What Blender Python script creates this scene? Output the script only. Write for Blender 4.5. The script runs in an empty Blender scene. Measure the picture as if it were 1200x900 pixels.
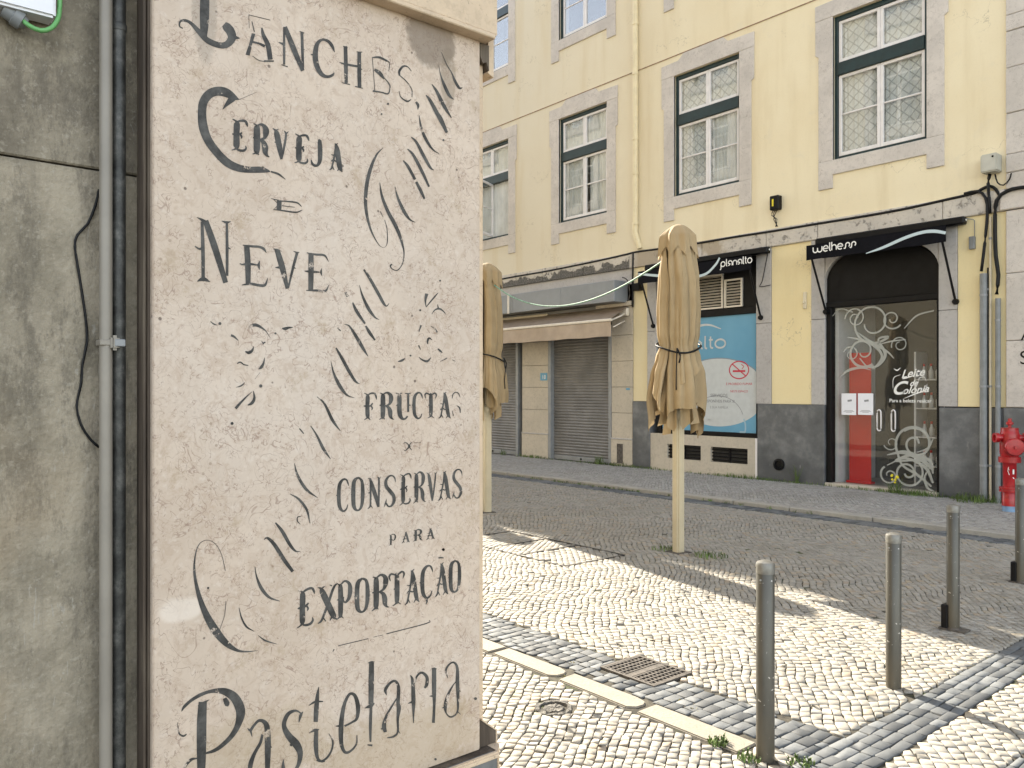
import bpy, bmesh, math, random
import numpy as np
from mathutils import Vector, Matrix
random.seed(7); rng = np.random.default_rng(11)
R = math.radians
sc = bpy.context.scene
C = sc.collection

# ------------------------------------------------------------------ camera, sky, sun, exposure
# World axes: X runs along the yellow facade (to the right), Y runs across the street towards it, Z up.
FPX, HY, CAMZ = 945.0, 457.0, 1.6          # focal length in photo pixels, horizon row, eye height
FWD = (-0.76716, 0.64145); RGT = (0.64145, 0.76716)
cam = bpy.data.objects.new('camera', bpy.data.cameras.new('camera')); C.objects.link(cam)
cam.matrix_world = Matrix(((RGT[0], 0, -FWD[0], 0), (RGT[1], 0, -FWD[1], 0), (0, 1, 0, CAMZ), (0, 0, 0, 1)))
cam.data.sensor_width = 36; cam.data.lens = FPX / 1200 * 36
cam.data.shift_y = (HY - 450) / 1200
cam.data.clip_start = 0.05; cam.data.clip_end = 2000
sc.camera = cam

SUN_EL = 31.0
sun_dir = Vector((-0.9739, 0.2270, 0)) * math.cos(R(SUN_EL)) + Vector((0, 0, math.sin(R(SUN_EL))))
w = bpy.data.worlds.new('World'); sc.world = w; w.use_nodes = True
nt = w.node_tree; bg = nt.nodes['Background']
sky = nt.nodes.new('ShaderNodeTexSky'); sky.sky_type = 'NISHITA'; sky.sun_disc = False
sky.sun_elevation = R(SUN_EL)
sky.sun_rotation = math.atan2(sun_dir.x, sun_dir.y)
sky.air_density = 1.0; sky.dust_density = 0.15; sky.ozone_density = 1.0
hs = nt.nodes.new('ShaderNodeHueSaturation'); hs.inputs['Saturation'].default_value = 0.55      # thin bright haze: a paler sky than the clear-air model
wm = nt.nodes.new('ShaderNodeMixRGB'); wm.blend_type = 'MULTIPLY'; wm.inputs[0].default_value = 1; wm.inputs[2].default_value = (1.0, .945, .875, 1)
nt.links.new(sky.outputs[0], hs.inputs['Color']); nt.links.new(hs.outputs[0], wm.inputs[1]); nt.links.new(wm.outputs[0], bg.inputs[0]); bg.inputs[1].default_value = 0.15
ld = bpy.data.lights.new('sun', 'SUN'); ld.energy = 4.3; ld.angle = R(0.5); ld.color = (1.0, 0.905, 0.745)
lo = bpy.data.objects.new('sun', ld); C.objects.link(lo)
lo.rotation_euler = (-sun_dir).to_track_quat('-Z', 'Y').to_euler()
sc.view_settings.view_transform = 'Standard'; sc.view_settings.look = 'None'
sc.view_settings.exposure = 1.98; sc.view_settings.gamma = 1.0
sc.cycles.use_denoising = True; sc.cycles.denoising_prefilter = 'ACCURATE'; sc.cycles.denoising_quality = 'HIGH'; sc.cycles.sample_clamp_indirect = 4.0; sc.cycles.max_bounces = 8; sc.cycles.diffuse_bounces = 5; sc.cycles.transparent_max_bounces = 12

# ------------------------------------------------------------------ survey helpers (photo pixel -> a real plane in the place)
F = 12.3                                   # the yellow facade's plane
PX = -2.04                                 # the inscribed stone panel's plane
def ray(px, py):
    a = (px - 600) / FPX
    return FWD[0] + RGT[0] * a, FWD[1] + RGT[1] * a, (HY - py) / FPX
def W(px, py, y=F):
    x, yy, z = ray(px, py); t = y / yy; return (x * t, CAMZ + z * t)
def PN(px, py, X=PX):
    x, y, z = ray(px, py); t = X / x; return (y * t, CAMZ + z * t)

# ------------------------------------------------------------------ node / material helpers
class N:
    def __init__(s, name):
        s.m = bpy.data.materials.new(name); s.m.use_nodes = True
        s.t = s.m.node_tree; s.b = s.t.nodes['Principled BSDF']; s.out = s.t.nodes['Material Output']
        s.tc = None
    def new(s, typ, **kw):
        n = s.t.nodes.new('ShaderNode' + typ)
        for k, v in kw.items(): setattr(n, k, v)
        return n
    def put(s, inp, v):
        if hasattr(v, 'default_value') or hasattr(v, 'is_output'): s.t.links.new(v, inp)
        else:
            if isinstance(v, (tuple, list)) and len(v) == 3 and inp.type == 'RGBA': v = (*v, 1)
            inp.default_value = v
    def co(s, scale=(1, 1, 1), loc=(0, 0, 0)):
        if s.tc is None: s.tc = s.new('TexCoord')
        mp = s.new('Mapping'); s.t.links.new(s.tc.outputs['Object'], mp.inputs['Vector'])
        mp.inputs['Scale'].default_value = scale; mp.inputs['Location'].default_value = loc
        return mp.outputs[0]
    def noise(s, scale, detail=4, rough=.55, vec=None, dist=0, out='Fac'):
        n = s.new('TexNoise'); s.put(n.inputs['Vector'], vec if vec is not None else s.co())
        n.inputs['Scale'].default_value = scale; n.inputs['Detail'].default_value = detail
        n.inputs['Roughness'].default_value = rough; n.inputs['Distortion'].default_value = dist
        return n.outputs[out]
    def vor(s, scale, feat='F1', vec=None, out='Distance', rnd=1):
        n = s.new('TexVoronoi', feature=feat); s.put(n.inputs['Vector'], vec if vec is not None else s.co())
        n.inputs['Scale'].default_value = scale; n.inputs['Randomness'].default_value = rnd
        return n.outputs[out]
    def wave(s, scale, vec=None, axis='X', dist=0, detail=2):
        n = s.new('TexWave', bands_direction=axis); s.put(n.inputs['Vector'], vec if vec is not None else s.co())
        n.inputs['Scale'].default_value = scale; n.inputs['Distortion'].default_value = dist; n.inputs['Detail'].default_value = detail
        return n.outputs['Fac']
    def math(s, op, a, b=0.0, c=None, clamp=False):
        n = s.new('Math', operation=op); n.use_clamp = clamp
        s.put(n.inputs[0], a); s.put(n.inputs[1], b)
        if c is not None: s.put(n.inputs[2], c)
        return n.outputs[0]
    def ss(s, v, a, b):                     # smooth step a..b -> 0..1
        n = s.new('MapRange', interpolation_type='SMOOTHSTEP')
        s.put(n.inputs[0], v); n.inputs[1].default_value = a; n.inputs[2].default_value = b
        return n.outputs[0]
    def mix(s, f, a, b, bt='MIX'):
        n = s.new('MixRGB', blend_type=bt); s.put(n.inputs[0], f); s.put(n.inputs[1], a); s.put(n.inputs[2], b)
        return n.outputs[0]
    def ramp(s, v, stops):
        n = s.new('ValToRGB'); s.put(n.inputs[0], v); e = n.color_ramp.elements
        while len(e) < len(stops): e.new(.5)
        for el, (p, c) in zip(e, stops): el.position = p; el.color = (*c, 1) if len(c) == 3 else c
        return n.outputs[0]
    def attr(s, name):
        n = s.new('Attribute'); n.attribute_name = name; return n.outputs['Fac']
    def sep(s):
        if s.tc is None: s.tc = s.new('TexCoord')
        n = s.new('SeparateXYZ'); s.t.links.new(s.tc.outputs['Object'], n.inputs[0]); return n.outputs
    def bump(s, h, strength=.3, dist=.01):
        n = s.new('Bump'); n.inputs['Strength'].default_value = strength; n.inputs['Distance'].default_value = dist
        s.put(n.inputs['Height'], h); s.t.links.new(n.outputs[0], s.b.inputs['Normal'])
    def fin(s, col=None, rough=None, metal=None, spec=None):
        if col is not None: s.put(s.b.inputs['Base Color'], col)
        if rough is not None: s.put(s.b.inputs['Roughness'], rough)
        if metal is not None: s.put(s.b.inputs['Metallic'], metal)
        if spec is not None: s.put(s.b.inputs['Specular IOR Level'], spec)
        return s.m

def plain(name, col, rough=.6, metal=0, var=.12, scale=9, bump=.15, bscale=60, bd=.003):
    n = N(name); k = n.noise(scale, 5)
    c = n.mix(n.ss(k, .3, .7), tuple(x * (1 - var) for x in col), tuple(min(1, x * (1 + var)) for x in col))
    c2 = n.mix(n.math('MULTIPLY', n.ss(n.noise(scale * 6, 3), .55, .75), var), c, tuple(x * .5 for x in col))
    if bump: n.bump(n.noise(bscale, 3), bump, bd)
    return n.fin(c2, rough, metal, .2 if max(col) < .02 else None)

M = {}
def mat_cobble(name, stops, dirt=(.20, .18, .14)):
    n = N(name); t = n.attr('tone')
    c = n.ramp(t, stops)
    k = n.noise(38, 5, .6); c = n.mix(n.math('MULTIPLY', n.ss(k, .35, .75), .35), c, tuple(x * .72 for x in stops[1][1]))
    g = n.noise(.9, 4, .6); c = n.mix(n.math('MULTIPLY', n.ss(g, .45, .75), .38), c, dirt)
    c = n.mix(n.math('MULTIPLY', n.ss(n.noise(160, 2), .6, .75), .4), c, dirt)
    n.bump(n.noise(90, 4, .6), .2, .002)
    return n.fin(c, .75)
CRM = [(0, (.215, .20, .172)), (.2, (.275, .256, .224)), (.6, (.312, .291, .255)), (.86, (.342, .32, .284)), (.94, (.34, .285, .21)), (1, (.295, .24, .19))]
M['cobble'] = mat_cobble('cream_limestone_cobble', CRM)
M['cobble_far'] = mat_cobble('pale_limestone_cobble', [(0, (.25, .24, .225)), (.3, (.31, .295, .275)), (.7, (.36, .345, .32)), (1, (.41, .395, .37))])
M['basalt'] = mat_cobble('dark_basalt_cobble', [(0, (.05, .055, .062)), (.3, (.085, .092, .10)), (.7, (.12, .13, .14)), (1, (.17, .18, .19))], (.13, .125, .11))
def mat_joint():
    n = N('sandy_joint_dirt'); a = n.noise(14, 5, .7); g = n.noise(1.3, 3, .6)
    c = n.mix(n.ss(a, .35, .7), (.026, .023, .018), (.085, .075, .054))
    moss = n.math('MULTIPLY', n.ss(g, .5, .62), n.ss(n.noise(30, 3), .42, .6))
    c = n.mix(moss, c, (.07, .09, .028)); n.bump(n.noise(220, 3), .6, .005)
    return n.fin(c, .95)
M['joint'] = mat_joint()
def mat_yellow(name, A, B, grime=.42):
    n = N(name); z = n.noise(.55, 4, .6)
    c = n.mix(n.ss(z, .3, .7), A, B)
    c = n.mix(n.math('MULTIPLY', n.math('SUBTRACT', 1, n.ss(n.sep()[0], -4, 5)), .55), c, (.585, .55, .485))      # colour mixed greyer towards the left
    st = n.noise(1.0, 5, .6, n.co((2.2, 2.2, .25)))
    c = n.mix(n.math('MULTIPLY', n.ss(st, .48, .72), grime), c, tuple(x * y for x, y in zip(A, (.80, .76, .68))))
    pk = n.noise(2.3, 6, .65); c = n.mix(n.math('MULTIPLY', n.ss(pk, .56, .68), .38), c, tuple(x * y for x, y in zip(B, (.86, .87, .92))))
    sp = n.noise(7, 7, .8, n.co(loc=(7, 1, 2))); c = n.mix(n.math('MULTIPLY', n.ss(sp, .62, .70), .35), c, (.46, .40, .30))
    cr = n.math('ABSOLUTE', n.math('SUBTRACT', n.noise(.9, 5, .6, n.co(loc=(2, 5, 8))), .5)); c = n.mix(n.math('MULTIPLY', n.math('MULTIPLY', n.math('SUBTRACT', 1, n.ss(cr, .0008, .003)), n.ss(n.noise(.7, 2), .5, .6)), .45), c, (.33, .28, .20))
    f = n.noise(34, 4); c = n.mix(n.math('MULTIPLY', n.ss(f, .5, .8), .12), c, (.42, .36, .25))
    n.bump(n.math('ADD', n.math('MULTIPLY', n.noise(3, 3), 1.5), n.noise(90, 3)), .22, .006)
    return n.fin(c, .85)
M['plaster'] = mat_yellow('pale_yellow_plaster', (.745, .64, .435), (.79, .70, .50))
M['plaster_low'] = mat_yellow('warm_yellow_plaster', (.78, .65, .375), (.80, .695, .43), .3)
def mat_stone(name, A, B, pit=(.24, .20, .17), pits=.6, scale=1.0, bump=.4, spec=.3, lines=True):
    n = N(name)
    c = n.mix(n.ss(n.noise(2.2 * scale, 5, .6), .3, .7), A, B)
    d = n.noise(17 * scale, 6, .75); c = n.mix(n.math('MULTIPLY', n.ss(d, .48, .66), .5), c, tuple(x * .66 for x in A))
    b_ = n.noise(.8 * scale, 4, .6, n.co(loc=(3, 3, 3))); c = n.mix(n.math('MULTIPLY', n.ss(b_, .5, .75), .3), c, tuple(x * .75 for x in B))
    if lines:
        q = n.math('ABSOLUTE', n.math('SUBTRACT', n.noise(11 * scale, 2.5, .5, dist=.8), .5))
        l = n.math('MULTIPLY', n.math('SUBTRACT', 1, n.ss(q, .004, .016)), n.ss(n.noise(4, 3), .45, .6))
        c = n.mix(n.math('MULTIPLY', l, .45), c, pit)
    p = n.noise(48 * scale, 3, .6, dist=1.2); pm = n.math('MULTIPLY', n.ss(p, .66, .72), pits)
    c = n.mix(pm, c, pit)
    n.bump(n.math('SUBTRACT', n.noise(60, 4), n.math('MULTIPLY', pm, 1.5)), bump, .006)
    return n.fin(c, .75, spec=spec)
M['surround'] = mat_stone('pinkish_grey_lioz_stone', (.63, .58, .53), (.52, .48, .44))
M['band_base'] = mat_stone('worn_limestone_band', (.56, .51, .44), (.44, .41, .36), pits=.9, bump=.7)
def mat_band():
    n = N('worn_limestone_band'); x, y, z = n.sep()
    c = n.mix(n.ss(n.noise(2.2, 5, .6), .3, .7), (.60, .55, .48), (.50, .46, .41))
    c = n.mix(n.math('MULTIPLY', n.ss(n.noise(26, 5, .65), .5, .7), .45), c, (.36, .32, .27))
    m = n.ss(n.noise(9, 5, .7), .56, .66); c = n.mix(n.math('MULTIPLY', m, .75), c, (.19, .17, .145))
    # grey mortar where the stone has fallen away, along the lower half left of the downpipe
    lo = n.math('ADD', n.math('SUBTRACT', 4.20, z), n.math('MULTIPLY', n.math('SUBTRACT', n.noise(1.9, 5, .65), .5), .75))
    k = n.math('MULTIPLY', n.ss(lo, -.01, .03), n.math('SUBTRACT', 1, n.ss(x, 1.0, 1.06)))
    c = n.mix(k, c, n.mix(n.ss(n.noise(30, 5), .4, .6), (.075, .07, .062), (.15, .14, .125)))
    tn = n.math('MULTIPLY', n.math('MULTIPLY', n.ss(x, 1.1, 1.3), n.math('SUBTRACT', 1, n.ss(x, 3.3, 3.4))), n.ss(n.noise(1.6, 4), .42, .5)); c = n.mix(n.math('MULTIPLY', tn, .7), c, (.33, .26, .17))
    n.bump(n.math('SUBTRACT', n.noise(30, 5, .7), n.math('ADD', n.math('MULTIPLY', k, 1.2), m)), .8, .012); return n.fin(c, .8)
M['band'] = mat_band()
M['tile'] = mat_stone('cream_stone_tile', (.56, .50, .41), (.50, .45, .37), pits=.25, bump=.2)
M['kerb'] = mat_stone('cream_granite_kerb', (.31, .282, .235), (.27, .247, .207), (.30, .25, .2), .5, 3.0, .5, lines=False)
M['kerb_far'] = mat_stone('pale_kerb_stone', (.36, .34, .30), (.30, .285, .26), pits=.3, lines=False)
M['jamb'] = mat_stone('grey_jamb_stone', (.48, .46, .44), (.43, .41, .40), pits=.3, bump=.25)
def mat_slate():
    n = N('dark_slate_slab'); a = n.noise(2.3, 6, .65); z = n.sep()[2]
    c = n.ramp(a, [(.3, (.07, .075, .08)), (.5, (.12, .125, .13)), (.68, (.21, .215, .22))])
    damp = n.math('SUBTRACT', 1, n.ss(n.math('ADD', z, n.math('MULTIPLY', n.noise(2.6, 4), .55)), .55, .85))
    c = n.mix(n.math('MULTIPLY', damp, .6), c, (.055, .058, .065))
    sc_ = n.noise(14, 3, .5, n.co((1, 1, .3))); c = n.mix(n.math('MULTIPLY', n.ss(sc_, .66, .74), .3), c, (.35, .35, .34))
    n.bump(n.noise(30, 5), .25, .005); return n.fin(c, .5)
M['slate'] = mat_slate()
M['green'] = plain('dark_green_paint', (.006, .026, .030), .35, var=.2, bump=.05)
M['white'] = plain('white_window_paint', (.74, .71, .70), .4, var=.05, bump=.03)
M['black'] = plain('black_painted_metal', (.005, .005, .006), .45, var=.3, bump=.05)
M['blackcloth'] = plain('black_awning_canvas', (.0035, .0035, .006), .9, var=.2, bump=.3, bscale=300)
M['white_print'] = plain('white_vinyl_print', (.80, .80, .78), .5, var=.02, bump=0)
M['swoosh'] = plain('pale_blue_print', (.50, .60, .64), .5, var=.03, bump=0)
M['cable'] = plain('black_rubber_cable', (.012, .012, .013), .5, var=.2, bump=0)
M['greyb'] = plain('grey_sheet_metal', (.235, .25, .265), .45, .0, var=.08, scale=2.5, bump=.08)
M['shutter'] = plain('dull_steel_shutter', (.185, .18, .175), .5, .25, var=.16, scale=2, bump=.1)
M['frame_metal'] = plain('galvanised_door_frame', (.27, .28, .29), .5, .2, var=.08, bump=.05)
M['canvas_b'] = plain('brown_awning_canvas', (.43, .345, .265), .85, var=.08, scale=4, bump=.3, bscale=200)
M['bar'] = plain('cream_awning_bar', (.72, .66, .56), .5, var=.05, bump=0)
M['conduit'] = plain('grey_plastic_conduit', (.20, .21, .215), .45, var=.12, bump=.05)
M['creampipe'] = plain('cream_painted_pipe', (.56, .49, .36), .5, var=.08, bump=.05)
M['box'] = plain('beige_plastic_box', (.47, .46, .40), .5, var=.06, bump=.03)
M['iron'] = plain('rusty_cast_iron', (.10, .088, .078), .7, .3, var=.35, scale=20, bump=.5)
M['steelline'] = plain('dark_steel_frame', (.06, .055, .05), .6, .3)
M['red'] = plain('red_hydrant_paint', (.34, .009, .013), .32, var=.2, scale=14, bump=.12)
M['blue'] = plain('faded_blue_paint', (.16, .26, .40), .6, var=.25, bump=.1)
M['redcloth'] = plain('red_banner_vinyl', (.52, .008, .008), .4, var=.06, bump=0)
M['paper'] = plain('white_paper', (.80, .81, .86), .7, var=.02, bump=0)
M['interior'] = plain('dim_shop_wall', (.10, .097, .088), .8, var=.15, scale=2, bump=0)
M['interior_w'] = plain('white_shop_panel', (.62, .62, .62), .6, var=.05, bump=0)
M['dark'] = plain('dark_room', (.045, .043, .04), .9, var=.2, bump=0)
M['print_grey'] = plain('grey_print', (.25, .26, .28), .7, var=.02, bump=0)
M['print_red'] = plain('red_print', (.50, .03, .06), .6, var=.02, bump=0)
M['moss'] = plain('grass_blade', (.09, .14, .03), .7, var=.5, scale=3, bump=0)
M['dry'] = plain('dry_grass_blade', (.28, .24, .09), .8, var=.3, scale=3, bump=0)
M['flower'] = plain('yellow_petal', (.75, .62, .03), .6, var=.1, bump=0)
M['rope'] = plain('green_white_rope', (.22, .40, .31), .6, var=.3, scale=40, bump=0)
M['hose'] = plain('green_plastic_tube', (.13, .36, .12), .4, var=.1, bump=.03)
M['pole'] = plain('cream_aluminium_pole', (.52, .455, .325), .4, var=.06, scale=5, bump=.03)
M['pipe_light'] = plain('pale_grey_pipe', (.25, .225, .19), .42, var=.14, scale=3, bump=.03)
M['roof'] = plain('red_roof_tile', (.40, .17, .09), .8, var=.25)
M['ceiling'] = plain('plain_floor', (.3, .28, .25), .8)
def mat_darkpipe():
    n = N('dark_painted_iron_pipe'); c = n.ramp(n.noise(12, 8, .8), [(.35, (.018, .018, .017)), (.5, (.052, .052, .049)), (.68, (.15, .147, .135))])
    c = n.mix(n.ss(n.noise(10, 4, .6, n.co(loc=(4, 2, 7))), .69, .75), c, (.33, .17, .04))
    n.bump(n.noise(40, 5), .4, .004); return n.fin(c, .5, .3)
M['pipe_dark'] = mat_darkpipe()
def mat_bollard():
    n = N('brushed_grey_steel'); c = n.mix(n.ss(n.noise(6, 5, .6, n.co((1, 1, .3))), .3, .7), (.062, .059, .051), (.095, .091, .079))
    c = n.mix(n.math('MULTIPLY', n.ss(n.noise(60, 3), .68, .72), .7), c, (.55, .53, .5))
    x, y, z = n.sep(); c = n.mix(n.math('MULTIPLY', n.ss(n.math('ADD', n.math('SUBTRACT', .16, z), n.math('MULTIPLY', n.noise(20, 4), .18)), .0, .2), .6), c, (.10, .085, .06))
    c = n.mix(n.math('MULTIPLY', n.ss(n.noise(25, 6, .8, n.co((1, 1, .4))), .62, .68), .6), c, (.05, .045, .04)); n.bump(n.noise(300, 2, .5, n.co((1, 1, .05))), .1, .001); return n.fin(c, .38, .35)
M['bollard'] = mat_bollard()
def mat_canvas():
    n = N('tan_parasol_canvas'); c = n.mix(n.ss(n.noise(3, 4), .3, .7), (.37, .275, .155), (.44, .335, .20))
    c = n.mix(n.math('MULTIPLY', n.ss(n.noise(3, 5, .7), .55, .8), .25), c, (.33, .24, .14))
    n.put(n.b.inputs['Base Color'], c); n.put(n.b.inputs['Roughness'], .85); n.bump(n.noise(9, 4, .6, n.co((1, 1, .5))), .4, .006)
    tr = n.new('BsdfTranslucent'); n.put(tr.inputs[0], c); ms = n.new('MixShader'); ms.inputs[0].default_value = .14
    n.t.links.new(n.b.outputs[0], ms.inputs[1]); n.t.links.new(tr.outputs[0], ms.inputs[2]); n.t.links.new(ms.outputs[0], n.out.inputs[0])
    return n.m
M['canvas'] = mat_canvas()
def mat_glass(name, f0=.08, tint=(.95, .96, .96)):
    n = N(name); n.t.nodes.remove(n.b)
    tr = n.new('BsdfTransparent'); n.put(tr.inputs[0], tint); gl = n.new('BsdfGlossy'); gl.inputs['Roughness'].default_value = .015
    lw = n.new('LayerWeight'); lw.inputs[0].default_value = .5; ms = n.new('MixShader')
    fac = n.math('ADD', f0, n.math('MULTIPLY', 1 - f0, n.math('POWER', lw.outputs['Facing'], 5.0)))
    bp = n.new('Bump'); bp.inputs['Strength'].default_value = .06; bp.inputs['Distance'].default_value = .02
    n.put(bp.inputs['Height'], n.noise(1.6, 2)); n.t.links.new(bp.outputs[0], gl.inputs['Normal'])
    n.t.links.new(fac, ms.inputs[0]); n.t.links.new(tr.outputs[0], ms.inputs[1]); n.t.links.new(gl.outputs[0], ms.inputs[2])
    n.t.links.new(ms.outputs[0], n.out.inputs[0]); return n.m
M['glass'] = mat_glass('window_glass', .10)
M['skyglass'] = mat_glass('bright_reflecting_glass', .21)
M['shopglass'] = mat_glass('shop_door_glass', .045)
def mat_curtain(name, lattice):
    n = N(name); c = (.55, .56, .50)
    col = n.mix(n.ss(n.noise(2, 3), .3, .7), (.60, .61, .59), (.76, .77, .75))
    if lattice:
        x, y, z = n.sep(); xx = n.math('ADD', x, n.math('MULTIPLY', n.noise(3, 2), .06))
        a = n.math('ABSOLUTE', n.math('SINE', n.math('MULTIPLY', n.math('ADD', xx, z), 18)))
        b = n.math('ABSOLUTE', n.math('SINE', n.math('MULTIPLY', n.math('SUBTRACT', xx, z), 18)))
        l = n.math('SUBTRACT', 1, n.ss(n.math('MINIMUM', a, b), .12, .34))
        col = n.mix(n.math('MULTIPLY', l, .8), col, (.36, .37, .36))
    return n.fin(col, .9)
M['curtain'] = mat_curtain('sheer_curtain', False)
M['lace'] = mat_curtain('lattice_lace_curtain', True)
def mat_wall_near():
    n = N('stained_grey_render'); x, y, z = n.sep()
    c = n.mix(n.ss(n.noise(3.2, 8, .75), .38, .62), (.22, .19, .14), (.36, .31, .235))
    st = n.noise(3, 6, .7, n.co((3, 3, .25))); c = n.mix(n.math('MULTIPLY', n.ss(st, .48, .75), .5), c, (.11, .095, .075))
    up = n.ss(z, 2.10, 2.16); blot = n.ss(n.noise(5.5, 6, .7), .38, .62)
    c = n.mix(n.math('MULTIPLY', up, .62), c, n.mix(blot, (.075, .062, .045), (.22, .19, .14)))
    pk = n.noise(22, 5, .7); c = n.mix(n.math('MULTIPLY', n.ss(pk, .6, .7), .5), c, (.30, .27, .20))
    sr = n.noise(30, 3, .6, n.co((1, 1.8, .45), (3, 0, 0)), dist=2); c = n.mix(n.math('MULTIPLY', n.ss(sr, .66, .70), .4), c, (.40, .38, .34))
    c = n.mix(n.math('MULTIPLY', n.ss(n.noise(9, 8, .85, n.co((1, 1.3, .5), (9, 2, 4))), .50, .62), .55), c, (.10, .085, .065))
    c = n.mix(n.math('MULTIPLY', n.ss(n.noise(60, 4, .7), .55, .68), .35), c, (.42, .38, .31))
    c = n.mix(n.math('MULTIPLY', n.ss(n.noise(1.7, 4, .6, n.co(loc=(4, 4, 1))), .5, .68), .35), c, (.30, .225, .14))
    n.bump(n.math('ADD', n.noise(9, 5), n.noise(70, 4)), .6, .008); return n.fin(c, .8)
M['wall_near'] = mat_wall_near()
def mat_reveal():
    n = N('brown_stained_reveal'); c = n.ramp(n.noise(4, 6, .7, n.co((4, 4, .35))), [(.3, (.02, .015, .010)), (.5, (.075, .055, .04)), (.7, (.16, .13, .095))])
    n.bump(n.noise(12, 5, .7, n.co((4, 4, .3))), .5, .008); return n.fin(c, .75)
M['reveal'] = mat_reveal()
def mat_lioz(name, ink=False):
    n = N(name); x, y, z = n.sep()
    base = n.mix(n.ss(n.noise(2.6, 5, .6), .32, .68), (.62, .51, .415), (.53, .43, .345))
    base = n.mix(n.math('MULTIPLY', n.ss(n.noise(1.3, 3, .5, n.co(loc=(5, 1, 3))), .45, .7), .6), base, (.60, .52, .455))
    # shelly flecks and curls of the limestone
    base = n.mix(n.math('MULTIPLY', n.ss(n.noise(24, 6, .75, dist=.8), .47, .62), .5), base, (.44, .33, .25))
    base = n.mix(n.math('MULTIPLY', n.ss(n.noise(48, 4, .7), .54, .68), .4), base, (.67, .59, .52))
    for sc_, wd, dst, off in ((16, .012, 1.4, 0), (30, .016, 1.2, 4), (9, .008, 1.8, 9), (42, .02, .8, 13)):
        q = n.math('ABSOLUTE', n.math('SUBTRACT', n.noise(sc_, 2, .5, n.co(loc=(off, off, off)), dist=dst), .5))
        msk = n.ss(n.noise(sc_ * .5, 4, .6, n.co(loc=(off + 2, 1, off))), .47, .60)
        base = n.mix(n.math('MULTIPLY', n.math('MULTIPLY', n.math('SUBTRACT', 1, n.ss(q, wd * .3, wd)), msk), .62), base, (.27, .18, .14))
    blot = n.math('MULTIPLY', n.ss(n.noise(7, 6, .75, n.co(loc=(1, 8, 2))), .56, .68), .5); base = n.mix(blot, base, (.36, .265, .17))
    pv = n.vor(11, vec=n.co(loc=(.3, .2, .9))); pit = n.math('SUBTRACT', 1, n.ss(pv, .035, .06)); base = n.mix(n.math('MULTIPLY', pit, .8), base, (.10, .075, .06))
    pv2 = n.vor(34); pit2 = n.math('MULTIPLY', n.math('SUBTRACT', 1, n.ss(pv2, .10, .16)), n.ss(n.noise(5, 3), .55, .62)); base = n.mix(n.math('MULTIPLY', pit2, .5), base, (.24, .17, .12))
    def spot(py, pz, ry, rz, nz=.5, soft=.45):
        py = py - 1.0
        a = n.math('POWER', n.math('DIVIDE', n.math('SUBTRACT', y, py), ry), 2.0); a = n.math('ABSOLUTE', a)
        b = n.math('POWER', n.math('DIVIDE', n.math('SUBTRACT', z, pz), rz), 2.0)
        r = n.math('ADD', n.math('ADD', a, b), n.math('MULTIPLY', n.math('SUBTRACT', n.noise(12, 5, .7), .5), nz * 2))
        return n.math('SUBTRACT', 1, n.ss(r, 1 - soft, 1 + soft))
    a = PN(212, 714); base = n.mix(n.math('MULTIPLY', spot(a[0], a[1], .050, .030, .9), .5), base, (.80, .72, .64))
    a = PN(505, 40); base = n.mix(n.math('MULTIPLY', spot(a[0], a[1], .085, .10, 1.0, .25), .72), base, (.17, .13, .095))
    a = PN(525, 92); base = n.mix(n.math('MULTIPLY', spot(a[0], a[1], .028, .09, .8, .3), .5), base, (.22, .17, .12))
    a = PN(240, 15); base = n.mix(n.math('MULTIPLY', spot(a[0], a[1], .03, .12, .8, .3), .45), base, (.25, .21, .17))
    a = PN(470, 880); base = n.mix(n.math('MULTIPLY', spot(a[0], a[1], .30, .12, 1.3, .5), .45), base, (.40, .31, .20))
    a = PN(300, 880); base = n.mix(n.math('MULTIPLY', spot(a[0], a[1], .22, .10, 1.3, .5), .40), base, (.42, .33, .22))
    col = base
    if ink:
        chip = n.math('MULTIPLY', n.ss(n.noise(24, 6, .75), .60, .66), .9)
        inkc = n.mix(n.ss(n.noise(18, 5, .7), .35, .7), (.034, .033, .032), (.105, .102, .096))
        col = n.mix(chip, inkc, base)
    h = n.math('SUBTRACT', n.math('MULTIPLY', n.noise(40, 5, .65), .7), n.math('MULTIPLY', pit, 1.2))
    n.bump(h, .28, .004)
    return n.fin(col, .5 if not ink else .6, spec=.35)
M['lioz'] = mat_lioz('shelly_cream_limestone')
M['ink'] = mat_lioz('worn_black_inlay', True)
M['pilaster'] = mat_stone('weathered_sandy_stone', (.70, .55, .395), (.60, .475, .345), (.22, .17, .12), .5, 1.5, .5)

# ------------------------------------------------------------------ mesh helpers
def box(bm, x0, x1, y0, y1, z0, z1):
    v = [bm.verts.new(p) for p in ((x0, y0, z0), (x1, y0, z0), (x1, y1, z0), (x0, y1, z0), (x0, y0, z1), (x1, y0, z1), (x1, y1, z1), (x0, y1, z1))]
    for f in ((3, 2, 1, 0), (4, 5, 6, 7), (0, 1, 5, 4), (1, 2, 6, 5), (2, 3, 7, 6), (3, 0, 4, 7)): bm.faces.new([v[i] for i in f])
    return bm
def B(*a):
    bm = bmesh.new(); box(bm, *a); return bm
def prism(bm, pts, y0, y1):                 # polygon in XZ pushed from y0 to y1
    a = [bm.verts.new((p[0], y0, p[1])) for p in pts]; b = [bm.verts.new((p[0], y1, p[1])) for p in pts]
    bm.faces.new(a); bm.faces.new(b[::-1]); n = len(pts)
    for i in range(n): bm.faces.new((a[i], b[i], b[(i + 1) % n], a[(i + 1) % n]))
    return bm
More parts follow.
